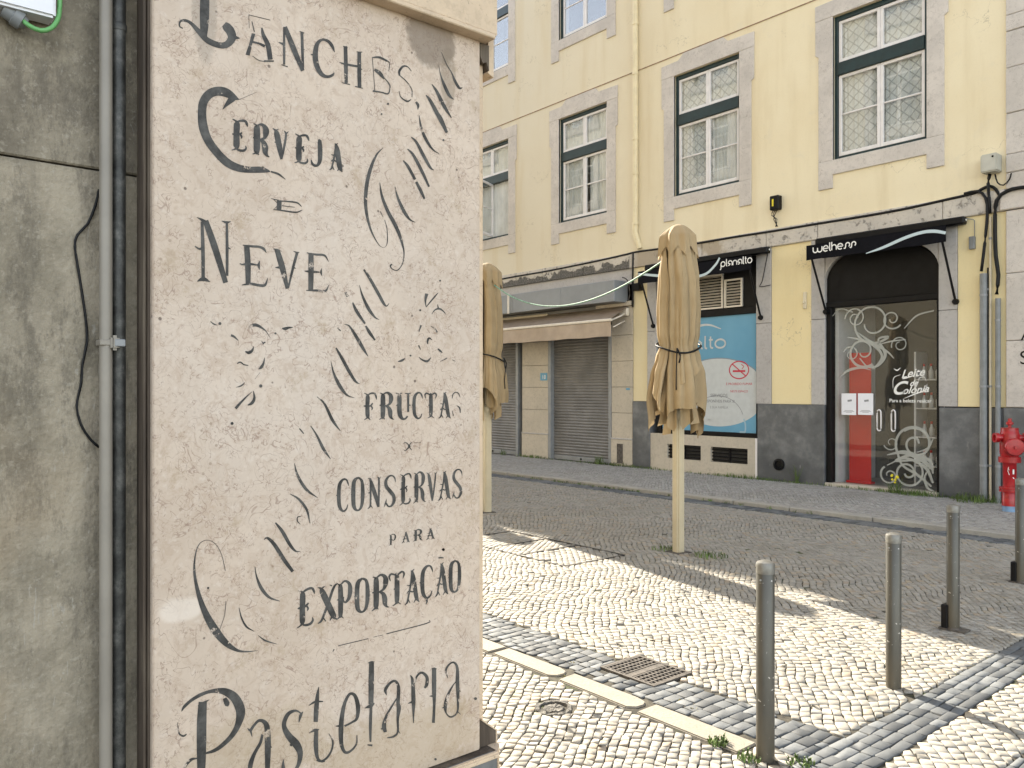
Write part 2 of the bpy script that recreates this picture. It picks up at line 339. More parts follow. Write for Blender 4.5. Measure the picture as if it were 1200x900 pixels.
def prism_axis(bm, pts, x0, x1):            # polygon in YZ pushed along X
    a = [bm.verts.new((x0, p[0], p[1])) for p in pts]; b = [bm.verts.new((x1, p[0], p[1])) for p in pts]
    bm.faces.new(a); bm.faces.new(b[::-1]); n = len(pts)
    for i in range(n): bm.faces.new((a[i], b[i], b[(i + 1) % n], a[(i + 1) % n]))
    return bm
def smooth_pts(pts, step):
    P = [np.array(p, float) for p in pts]; out = []
    if len(P) < 3:
        n = max(1, int(np.linalg.norm((P[-1] - P[0])[:2]) / step)); return [P[0] + (P[-1] - P[0]) * i / n for i in range(n + 1)]
    Q = [2 * P[0] - P[1]] + P + [2 * P[-1] - P[-2]]
    for i in range(1, len(Q) - 2):
        a, b, c, d = Q[i - 1:i + 3]; n = max(2, int(np.linalg.norm((c - b)[:min(3, len(c))]) / step))
        for k in range(n):
            t = k / n
            out.append(.5 * ((2 * b) + (c - a) * t + (2 * a - 5 * b + 4 * c - d) * t * t + (3 * b - a - 3 * c + d) * t ** 3))
    out.append(P[-1]); return out
def tube(bm, pts, r, n=8, smooth=True, step=.08):
    pp = [Vector(p) for p in (smooth_pts(pts, step) if smooth else pts)]
    rings = []
    for i, p in enumerate(pp):
        t = (pp[min(i + 1, len(pp) - 1)] - pp[max(i - 1, 0)]).normalized()
        u = t.cross(Vector((0, 0, 1)))
        if u.length < .1: u = t.cross(Vector((1, 0, 0)))
        u.normalize(); v = t.cross(u)
        rings.append([bm.verts.new(p + u * math.cos(a) * r + v * math.sin(a) * r) for a in (2 * math.pi * k / n for k in range(n))])
    for a, b in zip(rings, rings[1:]):
        for k in range(n): bm.faces.new((a[k], a[(k + 1) % n], b[(k + 1) % n], b[k]))
    bm.faces.new(rings[0][::-1]); bm.faces.new(rings[-1]); return bm
def lathe(bm, prof, c=(0, 0, 0), axis='Z', n=24):
    rings = []
    for r, h in prof:
        ring = []
        for k in range(n):
            a = 2 * math.pi * k / n; u, v = r * math.cos(a), r * math.sin(a)
            p = (u, v, h) if axis == 'Z' else ((u, h, v) if axis == 'Y' else (h, u, v))
            ring.append(bm.verts.new((c[0] + p[0], c[1] + p[1], c[2] + p[2])))
        rings.append(ring)
    for a, b in zip(rings, rings[1:]):
        for k in range(n): bm.faces.new((a[k], a[(k + 1) % n], b[(k + 1) % n], b[k]))
    bm.faces.new(rings[0][::-1]); bm.faces.new(rings[-1]); return bm
def base_of(p):
    v = Vector((0, 0, 0))
    while p is not None: v += p.location; p = p.parent
    return v
def obj(name, bm, mat, parent=None, smooth=False, bevel=0, local=False, seg=1, recalc=True):
    if recalc: bmesh.ops.recalc_face_normals(bm, faces=bm.faces)
    if bevel:
        es = [e for e in bm.edges if len(e.link_faces) == 2 and e.calc_face_angle(0) > .5]
        if es: bmesh.ops.bevel(bm, geom=es, offset=bevel, segments=seg, affect='EDGES', clamp_overlap=True)
    if parent is not None and not local:
        b = base_of(parent)
        if b.length: bmesh.ops.translate(bm, verts=bm.verts, vec=-b)
    me = bpy.data.meshes.new(name); bm.to_mesh(me); bm.free()
    for mm in (mat if isinstance(mat, list) else [mat]): me.materials.append(mm)
    if smooth:
        me.polygons.foreach_set('use_smooth', [True] * len(me.polygons))
        if smooth == 'auto' and hasattr(me, 'set_sharp_from_angle'): me.set_sharp_from_angle(angle=R(40))
    o = bpy.data.objects.new(name, me); C.objects.link(o); o.parent = parent
    return o
def tag(o, label=None, cat=None, group=None, kind=None):
    if label: o['label'] = label
    if cat: o['category'] = cat
    if group: o['group'] = group
    if kind: o['kind'] = kind
    return o
def thing(name, loc, label, cat, group=None):
    o = bpy.data.objects.new(name, None); C.objects.link(o); o.location = loc; o.empty_display_size = .2
    return tag(o, label, cat, group)
def copy_tree(o, parent=None):
    c = o.copy(); C.objects.link(c); c.parent = parent
    for ch in list(o.children): copy_tree(ch, c)
    return c
def wall_sheet(bm, x0, x1, z0, z1, y, holes, depth=.28, step=None):
    """front sheet with rectangular holes and their reveals going back by depth"""
    xs = sorted({x0, x1} | {h[i] for h in holes for i in (0, 1) if x0 < h[i] < x1}); zs = sorted({z0, z1} | {h[i] for h in holes for i in (2, 3) if z0 < h[i] < z1})
    vc = {}
    def vt(x, yy, z):
        k = (round(x, 4), round(yy, 4), round(z, 4))
        if k not in vc: vc[k] = bm.verts.new(k)
        return vc[k]
    for a, b in zip(xs, xs[1:]):
        for c, d in zip(zs, zs[1:]):
            mx, mz = (a + b) / 2, (c + d) / 2
            if any(h[0] < mx < h[1] and h[2] < mz < h[3] for h in holes): continue
            bm.faces.new((vt(a, y, c), vt(b, y, c), vt(b, y, d), vt(a, y, d)))
    for h in holes:
        a, b, c, d = h[:4]
        for (p, q) in (((a, c), (a, d)), ((a, d), (b, d)), ((b, d), (b, c)), ((b, c), (a, c))):
            bm.faces.new((vt(p[0], y, p[1]), vt(q[0], y, q[1]), vt(q[0], y + depth, q[1]), vt(p[0], y + depth, p[1])))
    return bm
def ribbon(bm, pts, conv, step=1.3, off=0.0):
    """variable-width stroke: pts (x, y, width) in drawing units, conv maps (x, y, lift) to a 3D point"""
    P = smooth_pts(pts, step); L = []
    for i, p in enumerate(P):
        a, b = P[max(i - 1, 0)], P[min(i + 1, len(P) - 1)]; d = (b - a)[:2]; l = np.hypot(*d)
        nrm = np.array([-d[1], d[0]]) / l if l > 1e-9 else np.array([0, 1.0]); hw = max(.0015, p[2]) / 2
        L.append((bm.verts.new(conv(p[0] + nrm[0] * hw, p[1] + nrm[1] * hw, off)), bm.verts.new(conv(p[0] - nrm[0] * hw, p[1] - nrm[1] * hw, off))))
    for a, b in zip(L, L[1:]): bm.faces.new((a[0], a[1], b[1], b[0]))
def disc(bm, x, y, r, conv, off=0.0, n=12, a=1.0):
    bm.faces.new([bm.verts.new(conv(x + r * math.cos(2 * math.pi * k / n), y + a * r * math.sin(2 * math.pi * k / n), off)) for k in range(n)])

# ------------------------------------------------------------------ ground: paving laid stone by stone
def raw_mesh(name, verts, quads, mat, tone=None, parent=None, smooth=False):
    me = bpy.data.meshes.new(name); nv, nf, k = len(verts), len(quads), quads.shape[1]
    me.vertices.add(nv); me.vertices.foreach_set('co', np.ascontiguousarray(verts, np.float32).ravel())
    me.loops.add(nf * k); me.loops.foreach_set('vertex_index', np.ascontiguousarray(quads, np.int32).ravel())
    me.polygons.add(nf); me.polygons.foreach_set('loop_start', np.arange(0, nf * k, k, dtype=np.int32))
    if tone is not None:
        at = me.attributes.new('tone', 'FLOAT', 'POINT'); at.data.foreach_set('value', np.ascontiguousarray(tone, np.float32))
    me.update(calc_edges=True); me.materials.append(mat)
    o = bpy.data.objects.new(name, me); C.objects.link(o); o.parent = parent
    return o
def view_px(x, y):
    t = x * FWD[0] + y * FWD[1]; a = (x * RGT[0] + y * RGT[1]) / np.maximum(t, .01); return a, t
def paving(parent, region, ang, su, sv, mat, warp=1.0, z=0.0, holes=(), nobj=300, gap=.0034, tonefn=None, seed=1, amin=-.36, amax=.95, tmax=26, uneven=.0013, circ=()):
    """rows of small stones at angle ang; region = (x0, x1, y0, y1); stones are clipped to it"""
    g = np.random.default_rng(seed); x0, x1, y0, y1 = region; ca, sa = math.cos(ang), math.sin(ang)
    cs = np.array([(x, y) for x in (x0, x1) for y in (y0, y1)]); q_ = cs @ np.array([ca, sa]); p_ = cs @ np.array([-sa, ca])
    rows = np.arange(p_.min() - .6, p_.max() + .6, su); P0 = []; Q0 = []; Q1 = []
    for r in rows:
        n = int((q_.max() - q_.min() + 1.6) / sv) + 2
        ln = sv * g.uniform(.74, 1.3, n); e = q_.min() - .8 + g.uniform(0, sv) + np.concatenate([[0], np.cumsum(ln)])
        P0.append(np.full(n, r)); Q0.append(e[:-1]); Q1.append(e[1:])
    P0 = np.concatenate(P0); Q0 = np.concatenate(Q0); Q1 = np.concatenate(Q1); P1 = P0 + su
    def wp(p, q):
        d = warp * (.055 * np.sin(q * 2.4 + 1.6 * np.sin(p * 1.1)) + .011 * np.sin(q * 9 + 4 * np.sin(p * 1.9 + q * .7)) + .006 * np.sin(q * 21 + 9 * np.sin(p * 2.7)) + .03 * np.sin(p * 3.1 + q * .8))
        pp = p + d; qq = q + warp * .05 * np.sin(p * 2.1 + .7)
        return qq * ca - pp * sa, qq * sa + pp * ca
    cx, cy = wp((P0 + P1) / 2, (Q0 + Q1) / 2)
    a, t = view_px(cx, cy)
    k = (cx > x0) & (cx < x1) & (cy > y0) & (cy < y1) & (a > amin) & (a < amax) & (t > 1.6) & (t < tmax)
    for h in holes: k &= ~((cx > h[0]) & (cx < h[1]) & (cy > h[2]) & (cy < h[3]))
    k &= g.uniform(0, 1, len(k)) > .003          # here and there a stone is missing
    for h in circ: k &= ~((cx - h[0]) ** 2 + (cy - h[1]) ** 2 < h[2] ** 2)
    P0, P1, Q0, Q1, t, cx, cy, a = (v[k] for v in (P0, P1, Q0, Q1, t, cx, cy, a)); n = len(P0)
    o = np.argsort(t); P0, P1, Q0, Q1, t, cx, cy, a = (v[o] for v in (P0, P1, Q0, Q1, t, cx, cy, a))
    rim = [(-1, -.84), (-.86, -1), (.86, -1), (1, -.84), (1, .84), (.86, 1), (-.86, 1), (-1, .84)]
    def build(sel, rim):
        m = len(sel); K = len(rim); U = np.array([r[0] for r in rim]); V = np.array([r[1] for r in rim])
        pc = (P0[sel] + P1[sel])[:, None] / 2; qc = (Q0[sel] + Q1[sel])[:, None] / 2
        hp = ((P1[sel] - P0[sel]) / 2 - gap * g.uniform(.35, 1.1, m))[:, None]; hq = ((Q1[sel] - Q0[sel]) / 2 - gap * g.uniform(.35, 1.1, m))[:, None]
        jp = g.normal(0, .0022, (m, K)); jq = g.normal(0, .0028, (m, K)); sk = g.normal(0, .07, (m, 1))
        rings = []
        tl = g.normal(0, 1, (m, 2)) * uneven * .7; hz = g.normal(0, uneven, (m, 1)); rad = np.ones((m, K))
        for ins, dz in ((1.0, -.030), (.99, -.0018), (.95, 0.0)):
            pp = pc + (U[None] * hp) * ins + jp + sk * V[None] * hq * .25; qq = qc + V[None] * hq * ins + jq
            x, y = wp(pp, qq); x = np.clip(x, x0 + .002, x1 - .002); y = np.clip(y, y0 + .002, y1 - .002)
            for h in holes:                # keep stones off the covers set in them
                inn = (x > h[0]) & (x < h[1]) & (y > h[2]) & (y < h[3])
                dl = np.stack([x - h[0], h[1] - x, y - h[2], h[3] - y]); w_ = dl.argmin(0)
                x = np.where(inn & (w_ == 0), h[0], np.where(inn & (w_ == 1), h[1], x)); y = np.where(inn & (w_ == 2), h[2], np.where(inn & (w_ == 3), h[3], y))
            zz = z + hz + dz + (U[None] * tl[:, :1] + V[None] * tl[:, 1:]) * (1 if dz > -.02 else 0)
            rings.append(np.stack([x, y, zz], -1))
        V_ = np.stack(rings, 1)             # m,3,K,3
        tone = g.uniform(0, 1, m)
        return V_, tone
    def faces(K):
        f = []
        for r in range(2):
            for i in range(K): j = (i + 1) % K; f.append((r * K + i, r * K + j, (r + 1) * K + j, (r + 1) * K + i))
        if K == 8: f += [(16, 17, 22, 23), (17, 18, 21, 22), (18, 19, 20, 21)]
        else: f += [(8, 9, 10, 11)]
        return np.array(f)
    objn = min(nobj, n)
    # the stones that show largest (nearest inside the frame) are parts of their own
    inside = np.where((a > -.04) & (a < .66) & (t > 3.2))[0][:objn]
    rest = np.setdiff1d(np.arange(n), inside)
    V_, tone = build(inside, rim) if len(inside) else (None, None); f8 = faces(8)
    for i in range(len(inside)):
        c = V_[i].reshape(-1, 3).mean(0)
        o_ = raw_mesh('cobble', V_[i].reshape(-1, 3) - c, f8, mat, np.full(24, tone[i]), parent); o_.location = c
    for lab, sel, rm in (('near', rest[t[rest] < 7], rim), ('far', rest[t[rest] >= 7], [(-1, -1), (1, -1), (1, 1), (-1, 1)])):
        if not len(sel): continue
        V_, tone = build(sel, rm); K = len(rm); f = faces(K); m = len(sel)
        F_ = (f[None] + (np.arange(m) * 3 * K)[:, None, None]).reshape(-1, 4)
        o_ = raw_mesh('cobbles', V_.reshape(-1, 3), F_, mat, np.repeat(tone, 3 * K), parent); o_['kind'] = 'stuff'
    return n

def flat(name, x0, x1, y0, y1, z, mat, sub=1):
    bm = bmesh.new(); vs = [bm.verts.new(p) for p in ((x0, y0, z), (x1, y0, z), (x1, y1, z), (x0, y1, z))]; bm.faces.new(vs)
    return obj(name, bm, mat)
ground = tag(flat('ground', -300, 300, -300, 300, -.024, M['joint']), kind='structure')
road = tag(flat('road', -45, 12, 3.56, 9.45, -.007, M['joint']), kind='structure')
nearp = tag(flat('pavement', -45, -1.87, 1.2, 3.20, -.0072, M['joint']), kind='structure')
band1 = tag(flat('paving_band', -45, -1.63, 3.2, 3.56, -.0075, M['joint']), kind='structure')
corner = tag(flat('side_street', -1.63, 12, -12, 3.56, -.0078, M['joint']), kind='structure')
farp_bm = B(-45, 12, 9.83, 12.6, -.2, .042); farp = tag(obj('far_pavement', farp_bm, M['joint']), kind='structure')
A50 = R(133)
COVER = (-7.02, -5.29, 5.05, 5.86); GRATE = (-3.25, -2.83, 3.36, 3.71)
holes_r = [COVER, GRATE]
paving(road, (-24, -1.87, 3.56, 9.30), A50, .049, .064, M['cobble'], 1.0, holes=holes_r, nobj=300, seed=3)
paving(nearp, (-4.6, -1.87, 1.6, 3.21), R(128), .048, .052, M['cobble'], .55, holes=[(-20, -2.075, 3.03, 3.3)], nobj=300, seed=5, uneven=.0018, circ=[(-2.98, 2.765, .10), (-1.98, 3.09, .045)])
paving(band1, (-12, -1.87, 3.205, 3.56), R(90), .072, .085, M['basalt'], .10, holes=[GRATE], nobj=200, seed=6, circ=[(-2.0, 3.09, .04)])
paving(band1, (-1.87, -1.63, 2.2, 9.30), R(90), .060, .115, M['basalt'], .12, nobj=100, seed=7)
paving(corner, (-1.63, 4.5, 1.2, 9.30), R(130), .052, .060, M['cobble'], .5, nobj=280, seed=8, amax=1.6, holes=[(-1.28, -1.02, 2.0, 9.5)])
paving(corner, (-1.28, -1.02, 2.2, 9.30), R(90), .064, .10, M['basalt'], .12, nobj=20, seed=9)
paving(farp, (-24, 2, 9.84, 12.29), R(128), .05, .052, M['cobble_far'], .5, z=.05, nobj=0, seed=10)
paving(road, (-24, 2, 9.30, 9.66), R(90), .10, .10, M['basalt'], .05, z=-.004, nobj=0, seed=12)

# near kerb slabs, some with rounded ends
kerb = tag(flat('kerb', -14, -2.075, 3.035, 3.205, -.0062, M['joint']), kind='structure')
edges = [-2.085, -2.70, -3.285, -3.865, -4.5, -5.2, -5.9, -6.6, -7.4]
for i, (a, b) in enumerate(zip(edges, edges[1:])):
    bm = bmesh.new(); x1, x0 = a - .006, b + .022; r = (.0, .06, .05, .02)[i % 4]
    pts = [(x0, 3.045), (x0, 3.195)] if i not in (1, 2) else [(x0 + .01, 3.05), (x0, 3.19)]
    if i in (1, 2):
        pts += [(x1 - .09, 3.195), (x1 - .03, 3.18), (x1 - .004, 3.145), (x1 - .01, 3.09), (x1 - .05, 3.052)]
    else: pts += [(x1, 3.195), (x1, 3.045)]
    lo_ = [bm.verts.new((p[0], p[1], -.06)) for p in pts]; hi = [bm.verts.new((p[0], p[1], .003)) for p in pts]
    bm.faces.new(hi); bm.faces.new(lo_[::-1])
    for k in range(len(pts)): bm.faces.new((lo_[k], hi[k], hi[(k + 1) % len(pts)], lo_[(k + 1) % len(pts)]))
    obj('kerb_stone', bm, M['kerb'], kerb, bevel=.006, seg=2)
# far kerb
kerb2 = tag(obj('kerb', B(-30, 5, 9.67, 9.84, -.1, -.01), M['joint']), kind='structure')
x = -24.0
while x < 3:
    l = random.uniform(.85, 1.25); obj('kerb_stone', B(x + .006, x + l - .006, 9.665, 9.838, -.06, .053 + random.uniform(-.004, .004)), M['kerb_far'], kerb2, bevel=.012); x += l

# ------------------------------------------------------------------ the yellow building
Y0, Y1_ = F, F
bld = thing('yellow_building', (-12, F, 0), 'long pale yellow building with stone framed windows above three shops across the street', 'building')
XL, XR, ZT = -47.0, -4.13, 16.25
SP = 3.215
wc = [-5.917 - SP * i for i in range(9)]             # window centres
WW = 1.46
F1 = (5.30, 7.61); F2 = (9.36, 11.62); F3 = (13.3, 15.0)
win_holes = [(c - WW / 2, c + WW / 2, f[0], f[1]) for c in wc for f in (F1, F2, F3)]
bm = bmesh.new(); wall_sheet(bm, XL, XR, 4.36, 8.0, F, [h for h in win_holes if h[2] == F1[0]], .30)
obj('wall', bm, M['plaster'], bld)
bm = bmesh.new(); wall_sheet(bm, XL, XR, 8.0, 16.0, F, [h for h in win_holes if h[2] != F1[0]], .30)
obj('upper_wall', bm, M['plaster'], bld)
M['brownline'] = plain('brown_painted_line', (.30, .20, .13), .8, var=.3)
obj('string_course', B(XL, XR, F - .012, F + .02, 7.99, 8.004), M['brownline'], bld)
# roof, back and ends so that the building stands as a body
obj('cornice', B(XL, XR + .1, F - .28, F + .3, 15.98, ZT), M['surround'], bld, bevel=.04)
bm = bmesh.new(); prism_axis(bm, [(F - .2, ZT), (F + 5, ZT + .6), (F + 10, ZT)], XL, XR); obj('roof', bm, M['roof'], bld)
bm = bmesh.new(); box(bm, XL, XR + 9, F + 1.6, F + 10, 0, ZT - .01); obj('rear_block', bm, M['dark'], bld)
for zf in (4.2, 8.3, 12.3): obj('floor_slab', B(XL, XR, F + .32, F + 1.6, zf, zf + .2), M['ceiling'], bld)

def curtain_bm(x0, x1, z0, z1, y, amp=.012, n=40, ph=0):
    bm = bmesh.new(); prev = None
    for i in range(n + 1):
        u = i / n; xx = x0 + (x1 - x0) * u; yy = y + amp * math.sin(u * (x1 - x0) * 75 + ph) + amp * .6 * math.sin(u * 31 + ph)
        cur = (bm.verts.new((xx, yy, z0)), bm.verts.new((xx + .004 * math.sin(i), yy, z1)))
        if prev: bm.faces.new((prev[0], cur[0], cur[1], prev[1]))
        prev = cur
    return bm
def make_window(style, H=2.31, tr=1.36):
    """part at the opening's lower centre; x across, y into the wall, z up"""
    hw = WW / 2; g = .055
    bm = bmesh.new()
    box(bm, -hw, -hw + g, .05, .16, 0, H); box(bm, hw - g, hw, .05, .16, 0, H)
    box(bm, -hw + g, hw - g, .05, .16, H - g - .02, H); box(bm, -hw + g, hw - g, .05, .16, 0, g)
    box(bm, -hw + g, hw - g, .035, .15, tr, tr + .20)
    win = obj('window', bm, M['green'], bld, bevel=.004, local=True)
    def sash(a, b, c, d, bar=None, rot=0):
        s = .048; bm = bmesh.new()
        box(bm, a, a + s, .07, .115, c, d); box(bm, b - s, b, .07, .115, c, d)
        box(bm, a + s, b - s, .07, .115, c, c + s + .012); box(bm, a + s, b - s, .07, .115, d - s, d)
        if bar: box(bm, a + s, b - s, .078, .108, bar - .013, bar + .013)
        panes = [(c + s, bar - .013), (bar + .013, d - s)] if bar else [(c + s, d - s)]
        M_ = None
        if rot:
            piv = Vector((b if rot > 0 else a, .09, 0)); M_ = Matrix.Translation(piv) @ Matrix.Rotation(rot, 4, 'Z') @ Matrix.Translation(-piv)
            bmesh.ops.transform(bm, matrix=M_, verts=bm.verts)
        obj('sash', bm, M['white'], win, bevel=.005, local=True)
        for (p, q) in panes:
            pb = B(a + s - .004, b - s + .004, .090, .094, p - .004, q + .004)
            if M_: bmesh.ops.transform(pb, matrix=M_, verts=pb.verts)
            obj('pane', pb, M['skyglass' if style == 'sky' else 'glass'], win, local=True)
    x0, x1 = -hw + g + .003, hw - g - .003
    sash(x0, -.002, tr + .203, H - g - .023); sash(.002, x1, tr + .203, H - g - .023)
    zb = g + .004; m = (zb + tr) / 2 + .02
    if style == 'open':
        sash(x0, -.002, zb, tr - .003, m, rot=-.5 + .0); sash(.002, x1, zb, tr - .003, m, rot=-1.15)
    else:
        sash(x0, -.002, zb, tr - .003, m); sash(.002, x1, zb, tr - .003, m)
    if style in ('lace', 'lace2'):
        obj('curtain', curtain_bm(x0, x1 * (.12 if style == 'lace2' else 1), .05, tr, .145, .010), M['lace'], win, local=True)
        if style == 'lace2': obj('curtain', curtain_bm(x1 * .12, x1, .05, tr, .145, .012), M['curtain'], win, local=True)
        obj('curtain', curtain_bm(x0, x1, tr + .12, H, .145, .008), M['lace'], win, local=True)
    elif style in ('plain', 'open'):
        obj('curtain', curtain_bm(x0, -.02 if style == 'plain' else x1, .05, tr, .145, .014), M['curtain'], win, local=True)
        if style == 'plain': obj('curtain', curtain_bm(.10, x1, .05, tr, .145, .014), M['curtain'], win, local=True)
        obj('curtain', curtain_bm(x0, x1, tr + .12, H, .145, .010), M['curtain'], win, local=True)
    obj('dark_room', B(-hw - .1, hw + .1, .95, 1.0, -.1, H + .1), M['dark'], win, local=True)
    return win
# stone surround of a first floor window, in four stones
def surround(cx, z0, z1, rich=True, first=[None]):
    h = WW / 2; d0, d1 = F - .022, F + .25
    L = []
    for s in (-1, 1):
        pts = [(s * h, z0 - .0), (s * (h + .245), z0), (s * (h + .245), z0 + 1.72), (s * (h + .30), z0 + 1.76), (s * (h + .30), z1), (s * h, z1)]
        L.append(('stone_jamb', pts))
    if rich:
        L.append(('stone_lintel', [(-h - .305, z1 + .002), (-h - .305, z1 + .255), (-h + .10, z1 + .265), (-h + .16, z1 + .31), (-h + .22, z1 + .37), (h - .34, z1 + .37), (h - .24, z1 + .27), (h + .305, z1 + .26), (h + .305, z1 + .002)]))
    else:
        L.append(('stone_lintel', [(-h - .3, z1 + .002), (-h - .3, z1 + .27), (h + .3, z1 + .27), (h + .3, z1 + .002)]))
    L.append(('stone_sill', [(-h - .245, z0 - .002), (h + .245, z0 - .002), (h + .245, z0 - .45), (h, z0 - .45), (h, z0 - .235), (-h, z0 - .235), (-h, z0 - .45), (-h - .245, z0 - .45)]))
    for nm, pts in L:
        bm = bmesh.new(); prism(bm, [(p[0] + cx, p[1]) for p in pts], d0 - (.004 if 'sill' in nm else 0), F + .04)
        obj(nm, bm, M['surround'], bld, bevel=.006)
for i, c in enumerate(wc):
    surround(c, F1[0], F1[1])
    if i < 6: surround(c, F2[0], F2[1], False)
styles = ['lace', 'lace2', 'plain', 'open']
protos = {s: make_window(s) for s in styles}
protos['sky'] = make_window('sky', 2.26, 1.30)
used = set()
def put_window(style, cx, z0, y=F, rotz=0, parent=bld):
    p = protos[style]
    if style in used: o = copy_tree(p, parent)
    else: o = p; used.add(style); o.parent = parent
    b = base_of(parent); o.location = (cx - b.x, y - b.y, z0 - b.z); o.rotation_euler.z = rotz; return o
for i, c in enumerate(wc): put_window(styles[i] if i < 4 else 'plain', c, F1[0])
for i, c in enumerate(wc[:6]): put_window('sky', c, F2[0])
for c in wc[6:]: put_window('sky', c, F2[0])
for c in wc: put_window('sky', c, F3[0] - .3)
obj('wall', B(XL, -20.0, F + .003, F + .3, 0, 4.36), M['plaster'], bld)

# ---- ground floor: band, piers, bases
GZ = .05
bandz = (4.055, 4.355)
xs = [-20, -18.2, -16.7, -15.1, -13.6, -12.3, -10.93, -9.2, -7.85, -6.9, -4.96, -4.15]
for a, b in zip(xs, xs[1:]): obj('band_stone', B(a + .004, b - .004, F - .03 - random.uniform(0, .008), F + .2, bandz[0], bandz[1] + .003), M['band'], bld, bevel=.012)
obj('wall_below_band', B(-20, -10.91, F + .005, F + .2, 3.75, 4.055), M['jamb'], bld)
def pier(x0, x1, z0, z1, mat, nm, y=F, dep=.3, bev=.006): return obj(nm, B(x0, x1, y, y + dep, z0, z1), mat, bld, bevel=bev)
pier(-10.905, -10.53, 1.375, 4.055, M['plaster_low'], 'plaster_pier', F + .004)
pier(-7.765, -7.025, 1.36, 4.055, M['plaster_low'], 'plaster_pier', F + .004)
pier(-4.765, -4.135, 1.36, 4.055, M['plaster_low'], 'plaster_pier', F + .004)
pier(-10.905, -10.45, GZ - .03, 1.372, M['slate'], 'slate_slab', F - .02)
pier(-8.03, -6.79, GZ - .03, 1.357, M['slate'], 'slate_slab', F - .02)
pier(-5.01, -4.175, GZ - .03, 1.345, M['slate'], 'slate_slab', F - .02)
pier(-4.165, -2.0, GZ - .03, 1.355, M['slate'], 'slate_slab', F - .035)
for (a, b, z) in ((-10.528, -10.30, 1.375), (-8.06, -7.768, 1.36), (-7.022, -6.785, 1.36), (-5.02, -4.768, 1.36)):
    pier(a, b, z, 2.75, M['jamb'], 'stone_jamb', F - .012); pier(a, b, 2.756, 4.052, M['jamb'], 'stone_jamb', F - .014)
# corner quoins and the building beyond
for a, b in ((1.36, 2.27), (2.27, 3.19), (3.19, 4.05)): pier(-4.13, -3.5, a + .003, b - .003, M['surround'], 'quoin', F - .045, bev=.01)
pier(-4.20, -3.5, 4.06, 4.34, M['surround'], 'quoin', F - .07, bev=.012)
zz = 4.345; k = 0
while zz < 16:
    l = (.22, .25, .56, .62, .5)[k % 5]; pier(-4.13, -3.5, zz + .003, min(16, zz + l) - .003, M['surround'], 'quoin', F - .045 - .006 * (k % 2), bev=.01); zz += l; k += 1
nxt = thing('neighbouring_building', (0, F, 0), 'cream building beginning right of the stone quoins at the picture edge', 'building')
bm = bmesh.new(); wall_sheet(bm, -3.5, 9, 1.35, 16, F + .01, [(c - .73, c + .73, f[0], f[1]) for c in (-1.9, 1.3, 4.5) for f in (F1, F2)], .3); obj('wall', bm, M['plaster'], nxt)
for c in (-1.9, 1.3, 4.5):
    for f in (F1, F2): put_window('sky', c, f[0], F + .01, 0, nxt)
obj('base', B(-2.0, 9, F - .03, F + .3, 0, 1.34), M['slate'], nxt)
obj('roof', B(-3.9, 9, F - .2, F + 10, 16.0, 16.3), M['roof'], nxt)
# ---- left shop with roller shutters
def shutter(x0, x1, z0, z1):
    bm = bmesh.new(); pr = []; z = z0 + .10; p = .064
    while z < z1:
        pr += [(0, z), (.012, z + .010), (.014, z + p * .5), (.004, z + p - .012), (0, z + p - .004)]; z += p
    y = F + .10; prev = None
    for d, z in pr:
        cur = (bm.verts.new((x0, y - d, z)), bm.verts.new((x1, y - d, z)))
        if prev: bm.faces.new((prev[0], prev[1], cur[1], cur[0]))
        prev = cur
    s = obj('roller_shutter', bm, M['shutter'], bld, recalc=True)
    obj('bottom_rail', B(x0, x1, F + .07, F + .11, z0, z0 + .10), M['frame_metal'], s, bevel=.006)
    bm = bmesh.new(); lathe(bm, [(.022, F + .055), (.022, F + .071)], ((x0 + x1) / 2, 0, z0 + .05), 'Y', 12); obj('lock', bm, M['black'], s)
    for a, b in ((x0 - .085, x0), (x1, x1 + .085)): obj('guide_rail', B(a, b, F - .02, F + .14, z0 - .02, z1), M['frame_metal'], s, bevel=.006)
    return s
shutter(-13.34, -11.575, GZ, 2.95); shutter(-16.5, -14.56, GZ, 2.95)
def tiled_pier(x0, x1, joints):
    for a, b in zip(joints, joints[1:]):
        low = a < .1
        pier(x0 - (.0 if not low else .004), x1 + (0 if not low else .004), a + .003, b - .003, M['tile'], 'stone_tile', F - .01 - (.014 if low else random.uniform(0, .003)), bev=.005)
    obj('base_moulding', B(x0 - .01, x1 + .01, F - .035, F, .585, .615), M['jamb'], bld, bevel=.006)
tiled_pier(-14.325, -13.43, [.045, .60, 1.15, 1.66, 2.16, 2.70, 3.3])
tiled_pier(-11.485, -10.915, [.045, .60, 1.13, 1.66, 2.19, 2.72, 3.3])
tiled_pier(-17.6, -16.6, [.045, .60, 1.15, 1.66, 2.16, 2.70, 3.3])
tiled_pier(-20, -18.6, [.045, .60, 1.15, 1.66, 2.16, 2.70, 3.3])
obj('shutter_housing', B(-20, -11.49, F + .02, F + .3, 2.94, 3.75), M['dark'], bld)
for i in range(4): obj('housing_slat', B(-20, -11.6, F - .01 - .012 * i, F + .03, 3.04 + i * .085, 3.10 + i * .085), M['shutter'], bld)
obj('lintel_stone', B(-11.9, -10.915, F - .06, F + .1, 3.305, 3.40), M['tile'], bld, bevel=.008)
obj('wooden_strip', B(-15.0, -13.4, F - .08, F - .02, 3.2, 3.32), M['creampipe'], bld, bevel=.01)
bm = bmesh.new(); box(bm, -11.32, -11.16, F - .03, F - .018, .10, .50); obj('meter_hatch', bm, M['iron'], bld)

